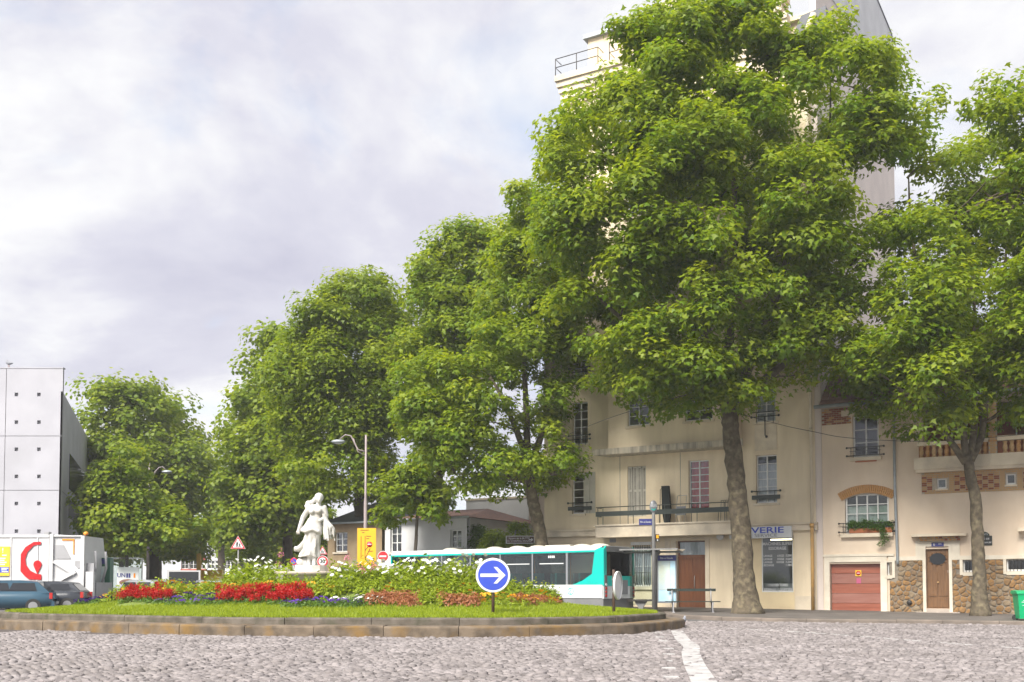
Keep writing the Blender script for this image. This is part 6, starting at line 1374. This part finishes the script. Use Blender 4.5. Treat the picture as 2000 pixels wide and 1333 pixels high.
# ------------------------------------------------------------------ vehicles
def garbage_truck():
    Y = 48.; T0 = at(165, 1150, Y); T = thing('refuse_truck', 'white refuse truck with a big red open-ring emblem at the left edge', 'truck', (T0.x, Y, gz(Y)))
    X = lambda px: at(px, 1100, Y).x-T0.x; Zz = lambda py: at(100, py, Y).z-gz(Y)
    xb = X(95); xl = X(-120); zt = Zz(1046); zb = .95
    b = MB(); b.box(xl, xb, 0, 2.5, zb, zt); b.build('hopper_body', 'truck_white', T)
    for px in (-40, 20, 72): bx('body_rib', 'truck_white', T, X(px), X(px)+.06, -.03, -.002, zb, zt-.02)
    bx('top_rail', 'truck_white', T, xl, xb, -.04, -.003, zt-.1, zt+.03)
    # tailgate
    tg = MB(); tg.prism([(xb+.02, zt+.05), (X(160), zt-.02), (X(166), Zz(1100)), (X(160), Zz(1165)), (xb+.02, Zz(1172))], .05, 2.45, lambda x, z, y: (x, y, z)); tg.build('tailgate', 'truck_white', T)
    fr_ = MB(); fr_.box(X(97), X(104), -.06, .048, Zz(1172), zt+.06); fr_.box(X(104.1), X(160), -.04, .048, zt-.06, zt+.0); fr_.box(X(158), X(165), -.06, .048, Zz(1172), zt-.02)
    for (ax, ay, cx_, cy_) in ((105, 1097, 146, 1122), (106, 1140, 148, 1117)):
        a_, c_ = Vector((X(ax), Zz(ay))), Vector((X(cx_), Zz(cy_))); t_ = (c_-a_).normalized(); nn = Vector((-t_.y, t_.x))*.07; fr_.prism([tuple(v) for v in (a_-nn, c_-nn, c_+nn, a_+nn)], .005, .10+.012*(ay > 1100), lambda x, z, y: (x, -y+.05, z))
    fr_.build('tailgate_frame', 'truck_white', T)
    MB().prism([(X(106), Zz(1065)), (X(123), Zz(1065)), (X(138), Zz(1092)), (X(106), Zz(1092))], 0, .02, lambda x, z, y: (x, .045-y, z)).build('side_panel', 'truck_grey', T)
    MB().prism([(X(146), Zz(1096)), (X(160), Zz(1096)), (X(160), Zz(1108)), (X(152), Zz(1111)), (X(146), Zz(1105))], 0, .02, lambda x, z, y: (x, .045-y, z)).build('side_panel', 'truck_grey', T)
    bx('orange_trim', 'orange_paint', T, X(120), X(144), .02, .046, Zz(1056), Zz(1053)); bx('orange_trim', 'orange_paint', T, X(142), X(144), .02, .046, Zz(1083), Zz(1056.2))
    lf = MB(); lf.box(X(166.5), X(184), .3, 2.2, .5, 1.3); lf.box(X(166.5), X(180), .2, .3, .5, 2.2); lf.box(X(166.5), X(180), 2.2, 2.3, .5, 2.2); lf.tube([(X(170), .6, 1.3), (X(178), .6, 2.0), (X(176), .6, 2.8)], .06, 8).tube([(X(170), 1.8, 1.3), (X(178), 1.8, 2.0), (X(176), 1.8, 2.8)], .06, 8); lf.build('bin_lift', 'truck_grey', T)
    bx('rear_board', 'truck_white', T, X(168), X(183), -.02, .19, .55, Zz(1117)); bx('chassis', 'black', T, xl, X(158), .5, 2.0, .5, zb-.002)
    sk = bx('side_skirt', 'truck_white', T, X(98), X(153), -.05, .0, Zz(1180), Zz(1165)); MB().ball((X(160), .4, zt+.10), .12, 10, (1, 1, .8)).build('beacon', 'orange_paint', T); bx('beacon_mount', 'truck_grey', T, X(83), X(92), .1, .4, zt+.031, zt+.17)
    for x in (X(60), X(20)): wheel(T, x, .18, .5, .5, .3, 'truck_grey', -1); wheel(T, x, 2.3, .5, .5, .3, 'truck_grey')
    # emblem: open red ring with a drop
    q = MB(); out = [(80, 1058.5), (66, 1059), (50, 1069), (41, 1083), (41, 1116), (50, 1126), (58, 1132), (82, 1133), (82, 1122.5), (72, 1121), (60, 1115), (52, 1104), (50, 1092), (54, 1079), (66, 1066), (80, 1064)]
    q.prism([(X(a), Zz(b)) for a, b in out], .004, .012, lambda x, z, y: (x, -y-.032, z)); q.build('ring_emblem', 'truck_red', T)
    dr = [(74+8*cos(t_), 1103-8*sin(t_)) for t_ in np.linspace(-.35, pi+.35, 12)]+[(74, 1122)]; MB().prism([(X(a), Zz(b)) for a, b in dr], .004, .012, lambda x, z, y: (x, -y-.032, z)).build('drop_emblem', 'truck_red', T)
    po = bx('poster_panel', 'poster_yellow', T, X(-26), X(20), -.06, -.034, Zz(1125), Zz(1068)); bx('poster_footer', 'sign_blue', po, X(-24), X(19), -.066, -.061, Zz(1119), Zz(1108)); text('RI !', .3, 'sign_white', po, (X(8), -.064, Zz(1076)), align='RIGHT', bold=.008)
    for x0, x1, py in ((-20, 0, 1085), (5, 14, 1085), (-20, 12, 1091), (-20, 10, 1095), (-20, 14, 1099), (-16, 11, 1103)): bx('print_line', 'sign_white', po, X(x0), X(x1), -.066, -.061, Zz(py+1.2), Zz(py-1.2))
    for x0, x1, py in ((4, 18, 1110.5), (4, 15, 1113.5), (5, 18, 1117)): bx('print_line', 'sign_white', po, X(x0), X(x1), -.071, -.067, Zz(py+.9), Zz(py-.9))
    for px in (122, 130): MB().prism([(X(px), Zz(1143)), (X(px+5), Zz(1143)), (X(px+9), Zz(1148)), (X(px+4), Zz(1148))], 0, .01, lambda x, z, y: (x, -y-.0, z)).build('hazard_stripe', 'truck_red', T)
    cab = MB(); cab.prism([(xl-.1, .6), (xl-.1, 2.9), (xl-1.6, 2.9), (xl-2.0, 1.7), (xl-2.05, .6)], .05, 2.45, lambda x, z, y: (x, y, z)); cab.build('cab', 'truck_white', T); wheel(T, xl-1., .2, .5, .5, .3, 'truck_grey', -1)
garbage_truck()
def car(label, px, Y, rz, paint, L=4.2, Hh=1.45, kind='car', group='cars on the far side of the island', van=False):
    T = thing('delivery_van' if van else 'parked_car', label, 'van' if van else 'car', ((px-1000)/F*Y, Y, gz(Y)), rz, group); Wd = 1.75 if not van else 1.95; w = Wd/2; b = MB()
    if van: st = [(-L/2, .35, .9, .92, .90), (-L/2+.05, .3, .95, 1.0, 1.0), (L*.18, .3, .95, 1, 1), (L*.30, .3, .95, 1, 1), (L*.40, .3, .9, 1, 1), (L/2-.1, .35, .8, .95, 1), (L/2, .4, .7, .9, 1)]
    else: st = [(-L/2, .40, .62, .86, 1), (-L/2+.12, .30, .86, .95, 1), (-L*.30, .24, .93, 1, 1), (0, .22, .92, 1, 1), (L*.22, .22, .92, 1, 1), (L*.40, .25, .80, .97, 1), (L/2-.08, .32, .66, .90, 1), (L/2, .42, .56, .80, 1)]
    vs = []
    for x, z0, z1, k, _ in st: vs += [(x, -w*k*.94, z0), (x, -w*k, (z0+z1)/2), (x, -w*k*.95, z1), (x, w*k*.95, z1), (x, w*k, (z0+z1)/2), (x, w*k*.94, z0)]
    n = 6; b.add(vs, [(i*n+j, (i+1)*n+j, (i+1)*n+(j+1) % n, i*n+(j+1) % n) for i in range(len(st)-1) for j in range(n)]+[list(range(n))[::-1], [(len(st)-1)*n+j for j in range(n)]], True); b.build('body', paint, T)
    zb = .93 if not van else .94
    if van: cb = [(-L/2+.03, zb), (-L/2+.05, Hh), (L*.20, Hh), (L*.36, zb)]
    else: cb = [(-L/2+.12, zb-.06), (-L*.34, Hh-.06), (-L*.18, Hh), (L*.06, Hh-.01), (L*.16, Hh-.12), (L*.31, zb-.04)]
    tw = .80 if not van else .92
    c = MB(); k = len(cb); vs = [(x, -w*(.93 if z < zb+.02 else tw), z) for x, z in cb]+[(x, w*(.93 if z < zb+.02 else tw), z) for x, z in cb]
    c.add(vs, [list(range(k)), list(range(k, 2*k))[::-1]]+[(i, k+i, k+i+1, i+1) for i in range(k-1)]); c.build('cabin', paint, T)
    def q4(nm, pts, m='bronze_glass'): return MB().add(pts, [(0, 1, 2, 3)]).build(nm, m, T)
    def lerp(i, j, t_): return (cb[i][0]+(cb[j][0]-cb[i][0])*t_, cb[i][1]+(cb[j][1]-cb[i][1])*t_)
    wy = lambda z: w*(.93+(tw-.93)*min(1, max(0, (z-zb)/(Hh-zb))))
    a1, a2 = lerp(0, 1, .16), lerp(0, 1, .92); q4('rear_window', [(a1[0]-.015, -wy(a1[1])*.88, a1[1]), (a2[0]-.015, -wy(a2[1])*.88, a2[1]), (a2[0]-.015, wy(a2[1])*.88, a2[1]), (a1[0]-.015, wy(a1[1])*.88, a1[1])])
    f1, f2 = (lerp(k-1, k-2, .12), lerp(k-1, k-2, .92)); q4('windscreen', [(f1[0]+.015, wy(f1[1])*.88, f1[1]+.01), (f2[0]+.015, wy(f2[1])*.88, f2[1]+.01), (f2[0]+.015, -wy(f2[1])*.88, f2[1]+.01), (f1[0]+.015, -wy(f1[1])*.88, f1[1]+.01)])
    xs_ = ((-L*.33, -L*.09), (-L*.07, L*.17)) if not van else ((L*.12, L*.27),)
    for sgn in (-1, 1):
        for x0, x1 in xs_:
            z0, z1 = zb+.04, Hh-.12; y0, y1 = (wy(z0)+.012)*sgn, (wy(z1)+.012)*sgn; q4('side_window', [(x0-.04, y0, z0), (x1+.08, y0, z0), (x1-.06, y1, z1), (x0+.06, y1, z1)])
        for x in (-L*.31, L*.32): wheel(T, x, sgn*(w-.1), .31, .31, .2, sgn=sgn)
        bx('tail_light', 'red_light', T, -L/2-.015 if van else -L/2+.02, -L/2+.14, sgn*w*.86-.09, sgn*w*.86+.09, .62, .88); bx('headlight', 'sign_white', T, L/2-.2, L/2-.03, sgn*w*.68-.13, sgn*w*.68+.13, .56, .68)
    bx('bumper', 'panel_grey' if van else paint, T, -L/2-.05, -L/2+.1, -w*.88, w*.88, .30, .52); bx('number_plate', 'sign_white', T, -L/2-.062, -L/2-.051, -.26, .26, .40, .50)
    return T
car('blue-grey car at the left edge in front of the refuse truck', 12, 44.5, pi+.25, 'car_blue', 4.1, 1.42, group='cars around the island')
car('dark car squeezed between the blue-grey car and the refuse truck', 92, 46.2, pi+.15, 'car_dark', 3.6, 1.36, group='cars around the island')
car('white van seen from the rear in the avenue behind the flowers', 360, 60, pi*.5+.30, 'truck_white', 4.6, 2.02, van=True, group='vehicles in the avenue')
car('silver car behind the left red flower drift', 285, 49, pi*.5+1.0, 'car_silver', 4.1, 1.42, group='cars around the island')
car('silver car right of the white van behind the flowers', 412, 53, pi*.5+.4, 'car_silver', 4.2, 1.43, group='vehicles in the avenue')
car('distant dark car under the trees in the avenue', 440, 72, pi*.5+.3, 'car_dark', 4.2, 1.45, group='vehicles in the avenue')
# yellow builders' truck far off
p = at(405, 1130, 78); T = thing('tipper_truck', 'yellow builders machine with raised arm far down the avenue', 'truck', (p.x, 78, gz(78)), radians(100))
bx('body', 'yellow_machine', T, -1.4, 1.2, -1, 1, .8, 1.9); bx('cab', 'yellow_machine', T, 1.25, 2.4, -.95, .95, .7, 2.4); bx('cab_window', 'bronze_glass', T, 2.41, 2.43, -.8, .8, 1.4, 2.2)
MB().prism([(-.2, 0), (.2, 0), (.05, 1.9), (-.35, 1.9)], -.15, .15, lambda x, z, y: (x-1., y+.5, z+1.7)).build('arm', 'yellow_machine', T)
for x in (-1, 1.7): wheel(T, x, -.95, .42, .42, .3, sgn=-1); wheel(T, x, .95, .42, .42, .3)
# green information pillar and left bus shelter
p = at(196, 1140, 50); T = thing('information_pillar', 'dark green street information pillar with a pale poster, right of the refuse truck', 'information pillar', (p.x, 50, gz(50)))
za, zb = at(196, 1090, 50).z-gz(50), at(196, 1140, 50).z-gz(50); bx('cabinet', 'kiosk_green', T, -.42, .46, 0, .4, .0, za); bx('poster', 'poster_pale', T, -.34, .20, -.014, -.002, za-1.25, za-.42); hd = bx('header', 'navy', T, -.38, .30, -.014, -.002, za-.3, za-.06); bx('header_patch', 'poster_pale', hd, -.37, -.2, -.02, -.015, za-.28, za-.08)
p = at(243, 1140, 53); T = thing('advert_shelter', 'glass street shelter with posters under the young left tree', 'bus shelter', (p.x, 53, gz(53))); za = at(243, 1091, 53).z-gz(53)
bx('roof', 'shelter_glass', T, -.85, .75, -.5, .6, za-.02, za+.03); bx('glass_back', 'shelter_glass', T, -.78, .7, .5, .515, .2, za-.05)
for x in (-.8, .72): MB().tube([(x, .5, -.05), (x, .5, za-.03)], .035, 8).build('post', 'post_grey', T)
po = bx('poster', 'sign_white', T, -.5, .62, .3, .34, .05, za-.45); text('UN', .3, 'navy', po, (-.28, .293, za-.88), bold=.006); [bx('print_mark', c_, po, x_, x_+.09, .29, .298, za-1.0, za-.77) for x_, c_ in ((-.02, 'navy'), (.1, 'navy'), (.36, 'orange_paint'))]; MB().ball((.05, .3, za-1.25), .34, 12, (1.3, .03, .55)).build('poster_face', 'poster_brown', po)
# ------------------------------------------------------------------ houses further along the street
def low_house(label, u0, u1, zt, m, roofm, y0=0., depth=8., wins=(), hip=1.2, roof=True, name='low_house', cat='house', rise=1.7):
    c = loc_fac(u0, y0); T = thing(name, label, cat, (c.x, c.y, gz(c.y)+.1), RZ); W_ = u1-u0
    wall(T, 'front_wall', m, 0, W_, 0, zt, [(a, b, c_, d) for a, b, c_, d in wins]); q = MB(); q.box(.0, .2, .325, depth, 0, zt-.003); q.box(W_-.2, W_, .325, depth, 0, zt-.003); q.box(.2, W_-.2, depth-.2, depth-.001, 0, zt-.003); q.build('side_walls', m, T); bx('interior_shade', 'interior_shade', T, .21, W_-.21, 1.2, 1.3, 0, zt-.1)
    for r_ in wins: window(T, r_, rows=3, y=.15); bx('window_sill', 'cream_trim', T, r_[0]-.08, r_[1]+.08, -.08, .04, r_[2]-.1, r_[2]-.004)
    if roof:
        q = MB(); e = .3; q.add([(-e, -e, zt), (W_+e, -e, zt), (W_+e, depth+e, zt), (-e, depth+e, zt), (hip, depth/2, zt+rise), (W_-hip, depth/2, zt+rise)], [(0, 1, 5, 4), (1, 2, 5), (2, 3, 4, 5), (3, 0, 4), (3, 2, 1, 0)]); q.build('roof', roofm, T)
        MB().tube([(-e, -e-.03, zt-.02), (W_+e, -e-.03, zt-.02)], .06, 6).build('gutter', 'zinc', T)
    else: bx('coping', 'cream_trim', T, -.05, W_+.05, -.06, depth, zt, zt+.12)
    return T
uA, uB = fa(752, 1040)[0], fa(912, 1040)[0]; zt_ = fa(840, 1016)[1]-.3
wr = []
for x0, x1, ya, yb in ((879, 901, 1036, 1072), (762, 784, 1026, 1080), (812, 826, 1060, 1085)):
    a_, z1_ = fa(x0, ya); b_, z0_ = fa(x1, yb); wr.append((a_-uA, b_-uA, max(.3, z0_-.3), z1_-.3))
low_house('low white house with brown tiled roof behind the bus front', uA, uB, zt_+.05, 'white_render', 'roof_tile', wins=wr[:2], rise=.75)
uC, uD = fa(640, 1050)[0], fa(749, 1050)[0]; zt2 = fa(690, 1022)[1]-.3
wq = [(.5+k*1.55, 1.4+k*1.55, .35, 2.1) for k in range(int((uD-uC-1)/1.55))]+[(.5+k*1.55, 1.4+k*1.55, 2.9, zt2-.5) for k in range(int((uD-uC-1)/1.55))]
low_house('brown and grey shop house behind the statue and yellow board', uC, uD-.1, zt2, 'brown_house', 'slate', wins=wq)
# pinkish blank wall between the white house and the tall block
uE, uF = fa(916, 1000)[0], fa(1062, 1000)[0]
low_house('blank pinkish building with flat parapet behind the shrubs', uE-1.5, uF-.3, at(980, 972, 62).z, 'pink_render', 'slate', y0=9., depth=6, roof=False, name='rear_building', cat='building')
low_house('white gable building behind the white house', uE-7.2, uE-1.6, at(900, 985, 64).z, 'white_render', 'slate', y0=11., depth=6, roof=False, name='rear_building', cat='building')
# far buildings of the avenue
def far_block(label, px0, px1, pyt, Y, m, rows, cols, trim='sign_white'):
    a_, b_ = at(px0, 1148, Y), at(px1, 1148, Y); zt = at(px0, pyt, Y).z-gz(Y); W_ = b_.x-a_.x; T = thing('street_building', label, 'building', (a_.x, Y, gz(Y))); hs = []
    fh = (zt-3.2)/rows
    for j in range(rows):
        for i in range(cols): x = W_*(i+.5)/cols; hs.append((x-.45, x+.45, 3.4+j*fh, 3.4+j*fh+min(1.7, fh*.7)))
    wall(T, 'front_wall', m, 0, W_, 0, zt, hs); bx('core', 'interior_shade', T, .01, W_-.01, .33, 12, 0, zt-.02)
    for h in hs: window(T, h, rows=2, y=.1); bx('surround', trim, T, h[0]-.14, h[0]-.004, -.05, -.003, h[2], h[3]+.1); bx('surround', trim, T, h[1]+.004, h[1]+.14, -.05, -.003, h[2], h[3]+.1)
    bx('shop_band', trim, T, 0, W_, -.2, -.004, 2.7, 3.1); bx('cornice', trim, T, -.1, W_+.1, -.25, -.004, zt-.4, zt); bx('roof', 'slate', T, -.1, W_+.1, -.1, 12, zt+.001, zt+.9)
far_block('red brick building with white window trims at the end of the avenue', 352, 402, 1040, 130, 'far_brick', 3, 3)
far_block('white rendered building beside the red brick one far down the avenue', 404, 450, 1025, 128, 'white_render', 4, 3)
for i, (lab, px0, px1, pt, Y) in enumerate((('street tree closing the view behind the statue', 470, 560, 1000, 92), ('dark street tree between statue and shop house', 545, 660, 985, 84), ('street tree far behind the left shelter', 195, 280, 1000, 98), ('street tree behind the white van', 270, 352, 1010, 104), ('street tree right of the far brick building', 428, 500, 1020, 118))):
    c_ = (px0+px1)/2; h_ = (px1-px0)/2
    tree(lab, [(c_-h_, 1080), (c_-h_, 1040), (c_-h_*.6, pt+10), (c_, pt-15), (c_+h_*.6, pt), (c_+h_, 1035), (c_+h_*1.05, 1090), (c_+h_*.7, 1112), (c_, 1100), (c_-h_*.7, 1110)], Y, [(c_, 1160), (c_, 1090), (c_+2, 1030)], .28, 60+i, 230, 46, .34, 1.1, 3.5, 'leaf_far', 'bark_dark', tpl=LEAF4, nlimb=8)

# ------------------------------------------------------------------ added air volume, lifts dark tones like lens glare
def glare_haze():
    m = bpy.data.materials.new('glare_haze'); m.use_nodes = True; nt = m.node_tree; nt.nodes.remove(nt.nodes['Principled BSDF'])
    v = nt.nodes.new('ShaderNodeVolumePrincipled'); v.inputs['Color'].default_value = (.93, .94, .96, 1); v.inputs['Density'].default_value = .0006; v.inputs['Anisotropy'].default_value = .0
    nt.links.new(v.outputs[0], nt.nodes['Material Output'].inputs['Volume']); MATS['glare_haze'] = m
    o = MB().box(-2600, 2600, -70, 2600, -1.2, 34).build('glare_haze', 'glare_haze', None, 'stuff'); o['label'] = 'added thin pale air volume imitating lens glare over the square'; o['category'] = 'glare_haze'
glare_haze()
